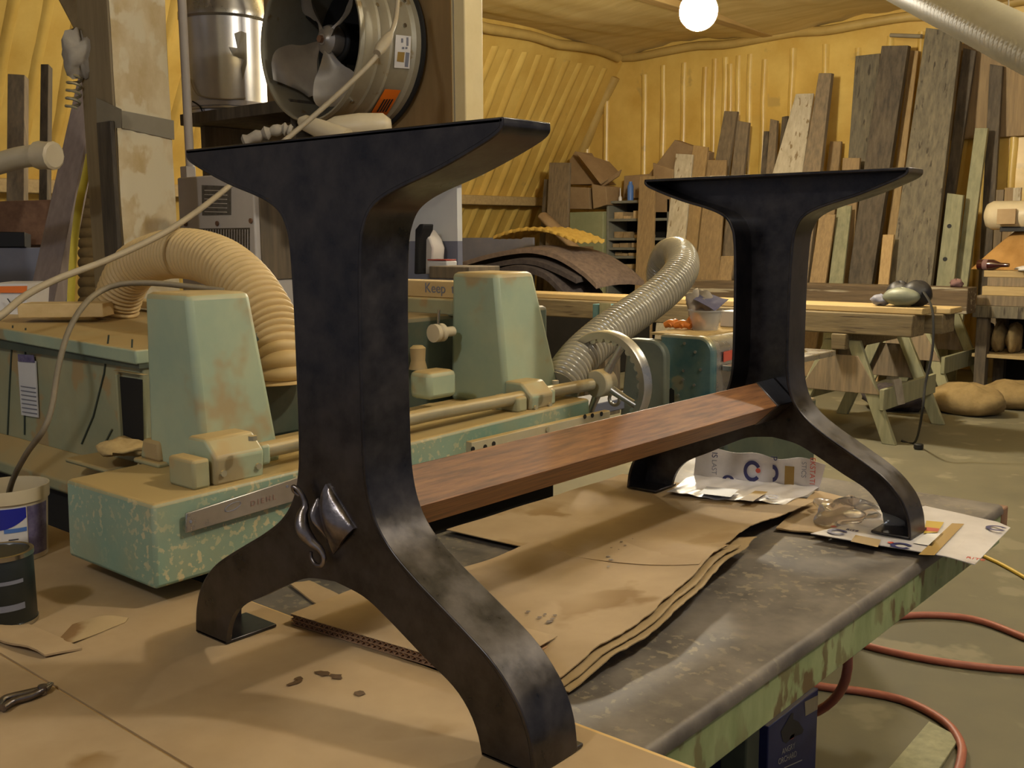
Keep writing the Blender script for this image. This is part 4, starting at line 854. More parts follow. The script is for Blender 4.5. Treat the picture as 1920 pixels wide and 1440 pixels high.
# hanging bulbs
def bulb(p, r, label):
    t = thing('light_bulb', p, label, 'lamp')
    lathe('globe', p+Vector((0, 0, -r)), (0, 0, 1), [(.001, 0)]+[(r*math.sin(math.pi*k/14), r-r*math.cos(math.pi*k/14)) for k in range(1, 13)]+[(r*.42, r*1.92), (r*.4, r*2.1), (.001, r*2.1)], 'globe', t, seg=28)
    cyl('socket', p+Vector((0, 0, r*1.08)), (0, 0, 1), r*.45, r*.8, 'white', t, seg=16)
    tube('cord', [p+Vector((0, 0, r*1.8)), Vector((p.x, p.y, CEIL-.02))], .006, 'cable', t, seg=6)
    return t
b1 = bulb(BULB, .125, 'glowing bare bulb, globe enlarged to its glare, hanging near the yellow foam ceiling')  # globe made larger than the bulb so its disc imitates the glare
# ------------------------------------------------------------------ wrapped post and left-hand clutter
px0 = P(225, 400, 'y', .98); XPO = px0.x
y1_ = P(331, 400, 'x', XPO).y; xl_ = P(168, 400, 'y', .98).x
post = thing('wrapped_post', ((XPO+xl_)/2, (.98+y1_)/2, FLOOR), 'square timber post wrapped in stained clear plastic with a tape band', 'post')
box('timber', xl_, XPO, .98, y1_, FLOOR, CEIL-.02, 'postwood', post, bev=.006)
zs_ = [P(270, q, 'x', XPO).z for q in (560, 240, 205, 105, -20)]
grid('plastic_wrap', lambda u, v: (XPO+.004+.003*math.sin(u*23+v*9)*math.sin(v*31), .985+(y1_-.99)*u, zs_[0]+(CEIL-.1-zs_[0])*v), 8, 60, 'wrap', post, th=.002, nrm=(-1, 0, 0), smooth=70)
ta = [P(*q, 'x', XPO+.009) for q in ((228, 207), (326, 226), (327, 262), (229, 240))]
mk('tape_band', ta+[p-Vector((.003, 0, 0)) for p in ta], [(0, 1, 2, 3), (7, 6, 5, 4), (0, 4, 5, 1), (2, 6, 7, 3)], 'tape', post, smooth=0)
tb2 = [P(*q, 'y', .976) for q in ((180, 183), (228, 205), (228, 240), (182, 240))]
mk('tape_band', tb2, [(0, 1, 2, 3)], 'tape', post, smooth=0)
pbox('side_batten', 180, 230, 226, 545, .96, .016, 'darkwood', post, bev=.003)
def plank(name, t0, t1, b0, b1, th, m, label, group=None, ground=True, cat='board'):   # pixel+depth corners
    T0, T1, B0, B1 = (PD(*q) for q in (t0, t1, b0, b1))
    if ground: B0 = T0+(B0-T0)*((FLOOR-T0.z)/(B0.z-T0.z)); B1 = T1+(B1-T1)*((FLOOR-T1.z)/(B1.z-T1.z))
    n = (T1-T0).cross(B0-T0).normalized(); n = -n if n.dot(CF) < 0 else n
    return hexa(name, [B0, B1, B1+n*th, B0+n*th], [T0, T1, T1+n*th, T0+n*th], m, bev=.003, label=label, cat=cat, group=group)
plank('leaning_plank', (152, 118, 4.05), (190, 113, 4.02), (22, 700, 3.78), (74, 700, 3.74), .06, 'violetboard', 'long grey-violet plank leaning beside the wrapped post')
plank('standing_board', (14, 138, 5.2), (46, 140, 5.2), (10, 560, 5.0), (44, 560, 5.0), .05, 'oldwood', 'wide brown board standing against the foam wall at far left')
plank('standing_board', (76, 120, 5.3), (91, 120, 5.3), (70, 560, 5.1), (86, 560, 5.1), .05, 'darkwood', 'narrow dark batten standing beside the wide board at far left')
plank('cross_timber', (-30, 378, 4.37), (104, 374, 4.42), (-30, 459, 4.37), (104, 459, 4.42), .1, 'rust', 'thick reddish-brown timber lying crosswise behind the leaning plank', ground=False)
plank('black_box', (-20, 434, 4.27), (46, 435, 4.28), (-20, 463.5, 4.27), (46, 463, 4.28), .07, 'black', 'small black box on the grey cabinet at the left edge', cat='box', ground=False)
cbx = plank('grey_cabinet', (-30, 465, 4.25), (126, 463, 4.35), (-30, 700, 4.25), (126, 700, 4.35), .25, 'bluepaint', 'grey metal cabinet behind the foot of the leaning plank', cat='cabinet')
lbq = [PD(*q) for q in ((-20, 532, 2.9), (52, 532, 2.9), (48, 599, 2.9), (-20, 595, 2.9))]
lbs = thing('labelled_bin', lbq[3], 'white bin with an orange stripe and scrawled lettering at the left edge', 'bin')
mk('bin_wall', lbq+[q+Vector((-.12, .12, 0)) for q in lbq], [(0, 1, 2, 3), (7, 6, 5, 4), (0, 4, 5, 1), (1, 5, 6, 2), (2, 6, 7, 3), (3, 7, 4, 0)], 'white', lbs, smooth=0)
mk('orange_stripe', [PD(*q) for q in ((-20, 537, 2.895), (51, 536, 2.895), (50, 549, 2.895), (-20, 549, 2.895))], [(0, 1, 2, 3)], 'label_orange', lbs, smooth=0)
for pts in (((14, 560), (24, 574), (18, 577)), ((27, 572), (34, 560), (32, 574)), ((30, 570), (42, 566)), ((36, 561), (40, 574))): tube('scrawl', [PD(x, y, 2.89) for x, y in pts], .0018, 'ink', lbs, seg=5)
pf = [(-330, 1000, 3.4), (-330, 700, 3.4), (-325, 480, 3.38), (-270, 380, 3.36), (-150, 340, 3.34), (-40, 316, 3.3), (0, 306, 3.28), (35, 296, 3.25), (68, 291, 3.22), (76, 291, 3.21)]
pv = thing('plastic_pipe', PD(35, 296, 3.25), 'cream plastic pipe with a coupling entering from the left edge', 'pipe')
tube('pipe', spline([PD(*q) for q in pf], 5), .034, 'whitepvc', pv, seg=20)
a, b = PD(70, 291, 3.215), PD(103, 292, 3.19); tube('coupling', [a, a.lerp(b, .08), a.lerp(b, .5), a.lerp(b, .92), b], [.036, .044, .042, .044, .036], 'whitepvc', pv, seg=12, smooth=30)
tube('yellow_strap', spline([PD(168, 290, 3.6), PD(160, 330, 3.6), PD(149, 380, 3.6), PD(141, 440, 3.6), PD(136, 500, 3.6), PD(131, 600, 3.6)], 6), .014, 'yellowstrap', seg=8, flat=.35, label='yellow measuring strap hanging between the plank and the post', cat='strap')
gd = [(176, 330, 4.25), (172, 400, 4.25), (172, 480, 4.25), (172, 640, 4.25)]
ribbed('flex_duct', [PD(*q) for q in gd], .05, .04, .004, 'sackcloth', label='dusty brown flexible duct hanging behind the yellow strap', cat='duct')
plank('roof_brace', (-140, -480, 4.7), (-96, -480, 4.7), (146, 64, 3.62), (182, 64, 3.60), .06, 'postwood', 'slanting roof brace meeting the wrapped post from the left', cat='brace', ground=False)
hb = thing('hanging_bundle', PD(150, 130, 3.5), 'grey cloth bundle with a metal coil tucked against the wrapped post', 'cloth')
blob('cloth', PD(152, 104, 3.5), .06, .06, .075, 'rag', hb, amp=.3, seed=3)
tube('coil', [PD(142, 118, 3.5)+(PD(136, 205, 3.5)-PD(142, 118, 3.5))*(k/60)+CR*.022*math.cos(k*.62)+CF*.022*math.sin(k*.62) for k in range(61)], .005, 'rodmetal', hb, seg=6)
# dark clamp and white items by the partition
ch_ = P(790, 470, 'y', 1.7)
vb = thing('air_cleaner', (ch_.x, 1.72, P(790, 512, 'y', 1.7).z), 'beige box with a rounded black front rim by the white partition', 'box')
prism('rim', [P(*q, 'y', 1.66) for q in ((778, 430), (786, 420), (794, 420), (793, 432), (784, 450), (783, 514), (776, 514))], (0, .05, 0), 'black', vb, bev=.004)
prism('shell', [P(*q, 'y', 1.70) for q in ((793, 430), (806, 448), (812, 465), (810, 490), (800, 514), (783, 514), (784, 450))], (0, .06, 0), 'heater', vb, bev=.006)
wt = pbox('paper_tray', 801, 489, 838, 503, 1.66, .05, 'white', bev=.004, label='small white tray with a red rim beside the partition base', cat='tray')
pbox('red_rim', 801, 486, 836, 489, 1.66, .05, 'redlabel', wt, bev=.001)
pbox('dusty_crate', 804, 499, 880, 524, 1.45, .14, 'oldwood', bev=.003, label='low dusty wooden crate behind the pale board with pencilled note', cat='crate')
# ------------------------------------------------------------------ teal machine
YT = 2.15
def pt(px, py, Y=YT): return P(px, py, 'y', Y)
tm = thing('planer', (pt(1310, 760).x, YT+.35, FLOOR), 'teal and bare-metal planer head with rounded hood behind the far leg', 'machine')
cx0, cx1, cz1 = pt(1236, 700).x, pt(1336, 700).x, pt(1280, 629).z
rr = .055; zbm = pt(1280, 800).z
arc = [(cx1-rr+rr*math.cos(t), cz1-rr+rr*math.sin(t)) for t in [math.pi/2*k/8 for k in range(9)]]
pr2 = [(cx0, zbm), (cx1, zbm)]+arc+[(cx0, cz1)]
prism('end_plate', [(x, YT, z) for x, z in pr2], (0, .035, 0), 'teal', tm, bev=.01, smooth=40)
prism('hood', [(cx0+(x-cx0)*.985, YT+.03, z-.004) for x, z in pr2], (0, .65, 0), 'alu', tm, bev=.002, smooth=40)
box('dust_layer', cx0-.05, cx1-.06, YT+.02, YT+.68, cz1-.006, cz1+.0015, 'sawdust', tm, bev=0)
box('base', cx0-.12, cx1+.03, YT+.05, YT+.75, FLOOR, zbm+.02, 'green_dark', tm, bev=.01)
gx0, gx1, gz1 = pt(1165, 700, YT-.02).x, pt(1250, 700, YT-.02).x, pt(1200, 636, YT-.02).z
rg = .06; arc2 = [(gx1-rg+rg*math.cos(t), gz1-rg+rg*math.sin(t)) for t in [math.pi/2*k/8 for k in range(9)]]
prism('belt_guard', [(gx0, YT-.03, zbm), (gx1, YT-.03, zbm)]+[(x, YT-.03, z) for x, z in arc2]+[(gx0+.03, YT-.03, gz1)], (0, .06, 0), 'tealgrey', tm, bev=.008, smooth=40)
for px, py in ((1284, 644), (1304, 660), (1282, 695), (1314, 693), (1254, 711), (1281, 712), (1302, 722), (1272, 741)): cyl('rivet', pt(px, py), (0, -1, 0), .005, .004, 'alu', tm, seg=10)
prism('slot', [pt(*q, YT-.001) for q in ((1253, 732), (1258, 727), (1264, 732), (1264, 760), (1252, 760))], (0, .002, 0), 'black', tm, bev=0)
ex_ = P(1365, 675, 'x', cx1+.001); prism('red_plate', [P(*q, 'x', cx1+.001) for q in ((1356, 660), (1376, 655), (1376, 673), (1356, 679))], (.002, 0, 0), 'redlabel', tm, bev=0)
box('side_table', cx1+.001, cx1+.12, YT+.06, YT+.7, pt(1340, 688).z-.02, pt(1340, 688).z, 'alu', tm, bev=.003)
tube('lift_eye', [pt(1152, 748, YT-.25)+Vector((.02*math.cos(t), 0, .02*math.sin(t))) for t in [2*math.pi*k/18 for k in range(18)]], .006, 'alu', tm, seg=8, close=True)
box('infeed_table', gx0-.12, gx0+.02, YT-.28, YT+.1, pt(1140, 772, YT-.3).z-.04, pt(1140, 772, YT-.3).z, 'bluepaint', tm, bev=.004)
# on top of it
zt3 = cz1+.0018
tc3 = P(1322, 618, 'z', zt3); tub = thing('clear_tub', (tc3.x, tc3.y, zt3), 'small clear plastic tub standing on the teal planer hood', 'tub')
shell('tub_wall', (tc3.x, tc3.y, zt3), (0, 0, 1), [(.045, .0005), (.060, .066), (.064, .066), (.064, .070), (.058, .070), (.042, .003)], 'tub', tub, seg=28)
tl_ = P(1278, 618, 'z', zt3)
for i, (dx, dy, sz) in enumerate(((0, 0, .03), (.045, .02, .026), (.02, .05, .03), (-.045, -.005, .022))):
    c = tl_+Vector((dx, dy, 0)); o = thing('spring_clamp', (c.x, c.y, zt3), ('orange plastic spring clamp in front on the planer hood', 'orange clamp nearest the clear tub', 'orange clamp at the back of the clamp pile on the planer', 'ochre plastic clamp lying leftmost on the planer hood')[i], 'clamp', 'clamps on the planer')
    tube('jaw', spline([c+Vector((-sz, 0, .012)), c+Vector((0, sz*.3, .02+.012*(i % 3))), c+Vector((sz, .01, .012))], 5), [.011, .011, .012, .013, .014, .014, .014, .013, .012, .011, .011], 'orangeplastic', o, seg=8)
    tube('handle', spline([c+Vector((0, -sz*.2, .012)), c+Vector((sz*.4, sz, .026)), c+Vector((sz*.2, sz*1.6, .014))], 5), .010, 'orangeplastic', o, seg=8)
blob('shop_rag', P(1310, 570, 'y', tc3.y+.06), .05, .04, .045, 'rag', amp=.35, seed=11, label='crumpled grey rag heaped behind the orange clamps', cat='rag')
a4 = [PD(*q) for q in ((1318, 546, 3.72), (1366, 562, 3.66), (1340, 582, 3.6), (1300, 560, 3.66))]
quadgrid('sandpaper_sheet', a4, .002, 'sandblue', nu=8, nv=8, th=.002, label='blue-grey sandpaper sheet with a red edge above the clear tub', cat='sandpaper')
pbox('printed_box', 1350, 583, 1392, 612, YT+.35, .08, 'label_white', bev=.003, z0=zt3, label='small white printed box right of the clear tub', cat='box')
# ------------------------------------------------------------------ long timbers on saw horses
YH = 5.95
ZSH = P(1600, 627, 'y', YH-.15).z
def sawhorse(dx, dy, label, seed):
    t = thing('sawhorse', (-1.78+dx, 6.2+dy, FLOOR), label, 'sawhorse', 'old wooden sawhorses')
    X = lambda x: x+dx
    top = ZSH-.045; ya, yb = 5.86+dy, 6.72+dy
    for y, s in ((ya, -1), (yb, 1)):
        for sx in (-1, 1):
            xt, xb = -1.78+sx*.075, -1.78+sx*.36
            hexa('leg', [(X(xb)-.045, y-.02+s*.04, FLOOR), (X(xb)+.045, y-.02+s*.04, FLOOR), (X(xb)+.045, y+.02+s*.04, FLOOR), (X(xb)-.045, y+.02+s*.04, FLOOR)], [(X(xt)-.045, y-.02, top), (X(xt)+.045, y-.02, top), (X(xt)+.045, y+.02, top), (X(xt)-.045, y+.02, top)], 'greenwood', t, bev=.004)
        prism('gusset', [(X(-1.78-.12), y+s*.024-.01, ZSH-.145), (X(-1.78+.12), y+s*.024-.01, ZSH-.145), (X(-1.78+.275), y+s*.036-.01, -.46), (X(-1.78-.275), y+s*.036-.01, -.46)], (0, .024, 0), 'oldwood', t, bev=.003)
    box('ridge', X(-1.78-.05), X(-1.78+.05), ya-.08, yb+.1, top-.06, top+.045, 'timber', t, bev=.006)
    for sx in (-1, 1):
        x = X(-1.78+sx*.285); box('stretcher', min(x, x+sx*.03), max(x, x+sx*.03), ya-.06, yb+.08, -.56, -.42, 'greenwood', t, bev=.004)
    return t
sawhorse(0, 0, 'nearer wooden sawhorse with a white rag on its stretcher', 1)
sawhorse(-.28, 2.05, 'farther wooden sawhorse in shade behind the first', 2)
ztm = .0655
def tim(name, pxr, Y, z0, z1, x0, dep, m, label):
    xr_ = P(pxr, 600, 'y', Y).x; return box(name, x0, xr_, Y, Y+dep, z0, z1, m, bev=.008, label=label, cat='timber', group='long timbers on the sawhorses')
zz = [P(1600, q, 'y', YH-.15).z for q in (628, 588, 578, 562)]
print('timber z', zz)
off = ZSH+.0006-zz[0]
tim('timber_beam', 1712, YH-.15, ZSH+.0006, zz[1]+off, -6.2, .22, 'timber', 'thick square timber on the nearer sawhorse, foremost of the pile')
tim('timber_beam', 1768, YH+.18, ZSH+.0006, zz[1]+off-.01, -6.0, .24, 'timber', 'second thick timber behind the foremost one on the sawhorse')
tim('timber_plank', 1730, YH-.10, zz[1]+off+.0005, zz[1]+off+.045, -6.0, .26, 'timber_light', 'pale plank lying on the foremost thick timber')
tim('timber_plank', 1782, YH+.2, zz[1]+off-.0095, zz[1]+off+.03, -3.2, .24, 'timber_light', 'pale plank with a sawn white end behind the other plank')
z2 = [P(1600, q, 'y', 7.95).z for q in (560, 516)]
tim('timber_beam', 1812, 7.95, ZSH+.0006, ZSH+.0006+(z2[1]-z2[0])*1.05, -4.3, .24, 'timber_dark', 'dark weathered beam on the farther sawhorse')
ztp_ = zz[1]+off+.046
rgq = [P(*q, 'x', -1.46) for q in ((1675, 712), (1690, 710), (1697, 757), (1684, 760))]
mk('white_rag', rgq+[v+Vector((-.012, 0, 0)) for v in rgq], [(0, 1, 2, 3), (7, 6, 5, 4), (0, 4, 5, 1), (1, 5, 6, 2), (2, 6, 7, 3), (3, 7, 4, 0)], 'rag', smooth=0, label='white rag hanging over the sawhorse stretcher', cat='rag')
# mask on the planks
mc = P(1700, 560, 'y', YH+.0); mc.z = ztp_
fm = thing('face_mask', mc, 'dark safety mask with glossy visor lying on the sawhorse planks', 'mask')
blob('shell', mc+Vector((.05, .03, .085)), .10, .085, .085, 'rubber', fm, amp=.06, seed=2, fl=.083)
blob('shell', mc+Vector((-.07, .05, .08)), .085, .07, .08, 'rubber', fm, amp=.08, seed=4, fl=.078)
blob('visor', mc+Vector((-.02, -.05, .065)), .12, .05, .06, 'tealgrey', fm, amp=.05, seed=6, fl=.063)
blob('strap', mc+Vector((-.16, -.03, .04)), .06, .05, .035, 'bluepaint', fm, amp=.2, seed=9, fl=.038)
tube('tool_cable', resample(spline([mc+Vector((.12, -.04, .1)), P(1745, 570, 'y', 5.7), P(1750, 600, 'y', 5.65), P(1748, 660, 'y', 5.6), P(1735, 720, 'y', 5.55), P(1728, 780, 'y', 5.5), P(1715, 830, 'z', FLOOR+.015), P(1690, 826, 'z', FLOOR+.01)], 6), .05), .008, 'black', seg=6, label='thin black cable hanging from the planks to the floor', cat='cord')
cyl('cable_plug', P(1722, 842, 'z', FLOOR+.002), (0, 0, 1), .03, .035, 'black', seg=10, bev=.006, label='black plug lying on the floor by the sawhorse foot', cat='plug')
a = P(1812, 775, 'z', FLOOR); blob('sack', a+Vector((0, 0, .10)), .30, .2, .13, 'sackcloth', amp=.1, seed=21, fl=.0995, label='brown cloth sack slumped right of the nearer sawhorse', cat='sack', group='sacks on the floor')
a = P(1898, 764, 'z', FLOOR); blob('sack', a+Vector((0, 0, .09)), .28, .2, .12, 'sackcloth', amp=.1, seed=22, fl=.0895, label='second brown sack behind the slumped one near the right edge', cat='sack', group='sacks on the floor')
a = P(1722, 775, 'z', FLOOR); blob('plastic_bag', a+Vector((-.22, .05, .09)), .24, .18, .11, 'matdark', amp=.2, seed=23, fl=.0895, label='dark bag on the floor under the nearer sawhorse', cat='bag')
# ------------------------------------------------------------------ boards leaning on the end wall
cnt = [0]
def lean(tl, tr, ml, mr, yt, ym, th, m, label):
    T0, T1 = P(*tl, 'y', yt), P(*tr, 'y', yt); M0, M1 = P(*ml, 'y', ym), P(*mr, 'y', ym)
    f0 = (FLOOR-T0.z)/(M0.z-T0.z); f1 = (FLOOR-T1.z)/(M1.z-T1.z); B0 = T0+(M0-T0)*f0; B1 = T1+(M1-T1)*f1
    n = Vector((.25, th, 0))*0+Vector((0, th, 0))
    return hexa('leaning_board', [B0, B1, B1+n, B0+n], [T0, T1, T1+n, T0+n], m, bev=.004, label=label, cat='board', group='boards leaning on the end wall')
for a in (
 ((1030, 305), (1068, 305), (1022, 470), (1062, 470), 8.95, 8.75, .04, 'oldwood', 'brown-grey board leaning left of the open cardboard box'),
 ((1020, 336), (1032, 336), (1010, 470), (1024, 470), 9.0, 8.85, .03, 'darkwood', 'narrow board half hidden left of the brown-grey board'),
 ((1199, 330), (1228, 330), (1190, 540), (1222, 540), 9.15, 8.85, .04, 'tanwood', 'tan plank standing across the front of the scrap shelf'),
 ((1267, 288), (1299, 290), (1246, 470), (1282, 470), 9.45, 9.1, .03, 'palewood', 'pale knotty board near the left tip of the far table-base top'),
 ((1300, 272), (1327, 276), (1266, 500), (1302, 500), 9.55, 9.2, .035, 'orangewood', 'orange-toned board right of the pale knotty one'),
 ((1327, 300), (1362, 300), (1300, 545), (1345, 545), 9.3, 8.9, .03, 'tanwood', 'light tan board with a square top under the far table-base tip'),
 ((1358, 208), (1382, 209), (1296, 545), (1330, 545), 9.7, 9.3, .05, 'oldwood', 'tall brown board slanting left under the bulb'),
 ((1382, 226), (1404, 230), (1345, 545), (1372, 545), 9.72, 9.4, .05, 'oldwood', 'rounded-top brown board right of the tall slanting one'),
 ((1432, 246), (1441, 246), (1420, 400), (1432, 400), 9.85, 9.6, .03, 'darkwood', 'thin dark slat beside two other short slats'),
 ((1444, 223), (1457, 226), (1430, 400), (1447, 400), 9.8, 9.5, .05, 'oldwood', 'middle one of three short narrow slats'),
 ((1466, 219), (1477, 217), (1452, 400), (1468, 400), 9.88, 9.66, .03, 'darkwood', 'dark narrow slat left of the whitish board'),
 ((1492, 176), (1525, 175), (1450, 319), (1505, 319), 9.72, 9.5, .03, 'palewood', 'whitish wide board slanting above the far table-base top'),
 ((1535, 137), (1559, 137), (1505, 319), (1538, 319), 9.6, 9.35, .07, 'oldwood', 'brown plank with a pale edge right of the whitish board'),
 ((1556, 265), (1577, 265), (1548, 330), (1571, 330), 9.85, 9.75, .04, 'tanwood', 'short tan offcut right of the pale-edged plank'),
 ((1580, 296), (1612, 296), (1577, 340), (1609, 340), 9.46, 9.43, .04, 'tanwood', 'low tan offcut below the wide weathered boards'),
 ((1604, 105), (1650, 100), (1590, 300), (1632, 300), 9.8, 9.64, .05, 'greywood', 'wide mottled grey board left of the dark one'),
 ((1653, 86), (1703, 85), (1592, 510), (1638, 510), 9.65, 9.2, .08, 'darkwood', 'thick dark weathered board with a square top'),
 ((1706, 94), (1722, 95), (1655, 505), (1672, 505), 9.86, 9.45, .03, 'orangewood', 'thin orange-brown board behind the widest plank'),
 ((1736, 52), (1802, 60), (1668, 512), (1748, 512), 9.55, 9.05, .07, 'greywood', 'widest tall weathered plank under the ceiling duct'),
 ((1806, 90), (1830, 95), (1752, 512), (1768, 512), 9.8, 9.45, .05, 'darkwood', 'dark board just right of the widest plank'),
 ((1776, 362), (1806, 366), (1757, 515), (1790, 515), 9.3, 9.16, .05, 'greenwood', 'short greenish board with two dark knot holes'),
 ((1828, 240), (1852, 240), (1792, 515), (1816, 515), 9.6, 9.3, .05, 'greenwood', 'tall greenish board right of the knot-holed one'),
 ((1856, 120), (1880, 124), (1836, 500), (1858, 500), 9.85, 9.6, .05, 'darkwood', 'dark board at the right end of the leaning row'),
 ((1536, 402), (1566, 402), (1520, 512), (1550, 512), 9.1, 8.9, .03, 'tanwood', 'light board seen just right of the far stem'),
 ((1570, 384), (1596, 386), (1556, 512), (1582, 512), 9.25, 9.0, .03, 'greenwood', 'pale thin board behind the light one by the far stem'),
 ((1655, 440), (1676, 440), (1648, 512), (1668, 512), 8.98, 8.88, .03, 'orangewood', 'short yellowish board leaning at the foot of the dark board'),
 ((1352, 480), (1376, 480), (1342, 548), (1366, 548), 8.85, 8.7, .03, 'tanwood', 'short knotty offcut leaning left of the far stem')):
    lb_ = lean(*a)
    if 'knot holes' in a[-1]:
        for px, py in ((1780, 424), (1772, 486)):
            c = P(px, py, 'y', 9.0); c = P(px, py, 'y', 9.30-.14*(py-364)/151); cyl('knot_hole', c+Vector((0, .004, 0)), (0, -1, 0), .02, .008, 'black', lb_, seg=14)
tube('hook_rod', [P(1670, 66, 'y', 9.9), P(1728, 68, 'y', 9.8)], .02, 'tape', seg=10, label='short grey rod sticking out above the weathered boards', cat='rod')
# ------------------------------------------------------------------ scrap shelf, boxes
YQ = 9.3
def ps(px, py, Y=YQ): return P(px, py, 'y', Y)
su = thing('scrap_shelf', (ps(1195, 540).x, YQ+.2, FLOOR), 'grey open shelf unit crammed with wood scraps', 'shelf')
sxl, sxr = ps(1137, 450).x, ps(1254, 450).x
lv = [ps(1170, q).z for q in (376, 410, 446, 464, 480, 504, 526)]
for x in (sxl, sxr-.03): box('upright', x, x+.03, YQ, YQ+.4, FLOOR, lv[0], 'shelfgrey', su, bev=.002)
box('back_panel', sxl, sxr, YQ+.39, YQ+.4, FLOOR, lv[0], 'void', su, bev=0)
for z in lv: box('shelf_board', sxl+.001, sxr-.001, YQ+.001, YQ+.39, z-.03, z, 'shelfgrey', su, bev=.002)
SRN = random.Random(12); k = 0
for li, z in enumerate(lv[1:]):
    x = sxl+.05
    gap = lv[li]-z-.04; nth = 0
    while x < sxl+.40:
        w_ = SRN.uniform(.09, .17); h_ = SRN.uniform(.25, .8)*min(gap, .13)
        lvl = ('top', 'second', 'third', 'fourth', 'fifth', 'bottom')[li]
        pos = ('leftmost', 'second', 'third', 'fourth', 'fifth')[nth]; nth += 1
        box('wood_scrap', x, x+w_, YQ+.03+SRN.uniform(0, .08), YQ+.3, z+.0003, z+h_, 'scrap', bev=.003, label=('%s wood scrap' + ('' if nth == 1 else ' from the left') + ' on the %s level of the scrap shelf') % (pos, lvl), cat='wood scrap', group='wood scraps on the shelf')
        k += 1; x += w_+.02
zsh = lv[0]
c = ps(1182, 366, YQ+.1); lathe('spray_can', (c.x, YQ+.1, zsh+.0003), (0, 0, 1), [(.001, 0), (.036, 0), (.036, .17), (.022, .19), (.02, .22), (.001, .22)], 'bluelight', label='pale blue spray can on top of the scrap shelf', cat='can')
c = ps(1163, 366, YQ+.1); lathe('glue_bottle', (c.x, YQ+.1, zsh+.0003), (0, 0, 1), [(.001, 0), (.022, 0), (.02, .04), (.008, .06), (.005, .15), (.001, .15)], 'white', label='small white nozzle bottle on top of the scrap shelf', cat='bottle')
lk = pbox('green_locker', 1068, 398, 1130, 560, 9.25, .4, 'lockergreen', bev=.006, z0=FLOOR, label='pale green metal locker left of the scrap shelf', cat='locker')
pbox('door_panel', 1083, 462, 1112, 545, 9.246, .006, 'carton', lk, bev=.001)
def carton(name, q, Y, dep, m, label, tilt=0):
    pts = [P(x, y, 'y', Y) for x, y in q]; return prism(name, pts, (0, dep, 0), m, bev=.006, label=label, cat='carton', group='brown cardboard boxes by the shelf')
carton('cardboard_box', ((1064, 350), (1104, 352), (1106, 392), (1066, 392)), 9.25, .3, 'carton', 'dented cardboard box on the green locker')
carton('cardboard_box', ((1109, 345), (1136, 350), (1138, 384), (1112, 392)), 9.22, .3, 'carton', 'narrow cardboard box on the right of the locker top')
ob_ = thing('open_carton', P(1120, 340, 'y', 9.4), 'opened cardboard box with bent flaps above the green locker', 'carton')
prism('box_body', [P(*q, 'y', 9.35) for q in ((1068, 300), (1078, 284), (1092, 308), (1108, 332), (1125, 345), (1068, 346))], (0, .35, 0), 'carton', ob_, bev=.004)
fq = [P(*q, 'y', 9.15) for q in ((1078, 283), (1142, 303), (1163, 322), (1125, 344))]
fq = [fq[0], P(1142, 303, 'y', 9.55), P(1160, 322, 'y', 9.5), fq[3]]
prism('lid_flap', fq, (0, .02, -.01), 'carton', ob_, bev=.001)
prism('side_flap', [P(*q, 'y', 9.3) for q in ((1125, 345), (1164, 318), (1160, 330), (1130, 350))], (0, .02, 0), 'carton', ob_, bev=.001)
carton('cardboard_box', ((1214, 330), (1265, 262), (1330, 285), (1322, 345), (1230, 372), (1200, 372)), 9.56, .12, 'carton', 'big flattened cardboard box behind the pale knotty board')
carton('cardboard_box', ((1170, 330), (1215, 326), (1220, 372), (1168, 372)), 9.72, .2, 'carton', 'cardboard piece standing on the shelf behind the spray can')
carton('cardboard_box', ((1224, 305), (1262, 318), (1262, 398), (1226, 398)), 9.3, .03, 'carton', 'small ripped cardboard carton right of the tan plank')
# ------------------------------------------------------------------ carpets heaped on a bench
YM = 7.4
def pm(px, py, Y=YM): return P(px, py, 'y', Y)
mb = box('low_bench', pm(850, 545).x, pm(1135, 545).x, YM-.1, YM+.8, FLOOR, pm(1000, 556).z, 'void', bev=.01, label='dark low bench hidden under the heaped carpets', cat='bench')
def carpet(name, top, dep, th, m, label, Y):
    pts = spline([P(x, y, 'y', Y) for x, y in top], 5)
    def fn(u, v):
        i = u*(len(pts)-1); a = int(min(i, len(pts)-2)); p = pts[a].lerp(pts[a+1], i-a); return (p.x+.1*v, p.y+dep*v, p.z+.03*math.sin(v*3))
    return grid(name, fn, 36, 6, m, th=th, smooth=70, label=label, cat='carpet', group='heaped carpet mats')
carpet('carpet_mat', ((858, 520), (900, 512), (950, 500), (985, 500), (1020, 512), (1045, 535), (1060, 552)), .5, .06, 'matdark', 'lowest dark carpet mat of the heap', YM-.04)
carpet('carpet_mat', ((858, 508), (910, 496), (960, 487), (1000, 488), (1040, 502), (1080, 522)), .55, .05, 'matdark', 'middle dark carpet mat of the heap', YM+.01)
carpet('carpet_mat', ((858, 494), (910, 478), (960, 468), (1000, 466), (1045, 478), (1090, 506), (1118, 532)), .7, .05, 'matgrey', 'top grey-brown carpet mat of the heap', YM+.06)
def fny(u, v):
    px = 925+155*u; py = 468-34*math.sin(math.pi*min(1, .18+u*.72)); p = P(px, py, 'y', YM+.15); z = .012*math.sin(u*70)*math.sin(v*26)
    return (p.x+.08*v, p.y+.38*v, p.z+.04+z)
grid('foam_pad', fny, 90, 26, 'padyellow', th=.03, smooth=80, label='dimpled yellow foam pad draped over the carpet heap', cat='foam pad')
a, b = P(1015, 402, 'y', 8.6), P(1062, 448, 'y', 8.6); tube('rolled_mat', [a, a.lerp(b, .06), a.lerp(b, .5), a.lerp(b, .94), b+(b-a)*.6], [.04, .085, .095, .09, .05], 'carton', seg=16, flat=.6, label='rolled tan mat leaning behind the yellow foam pad', cat='mat')
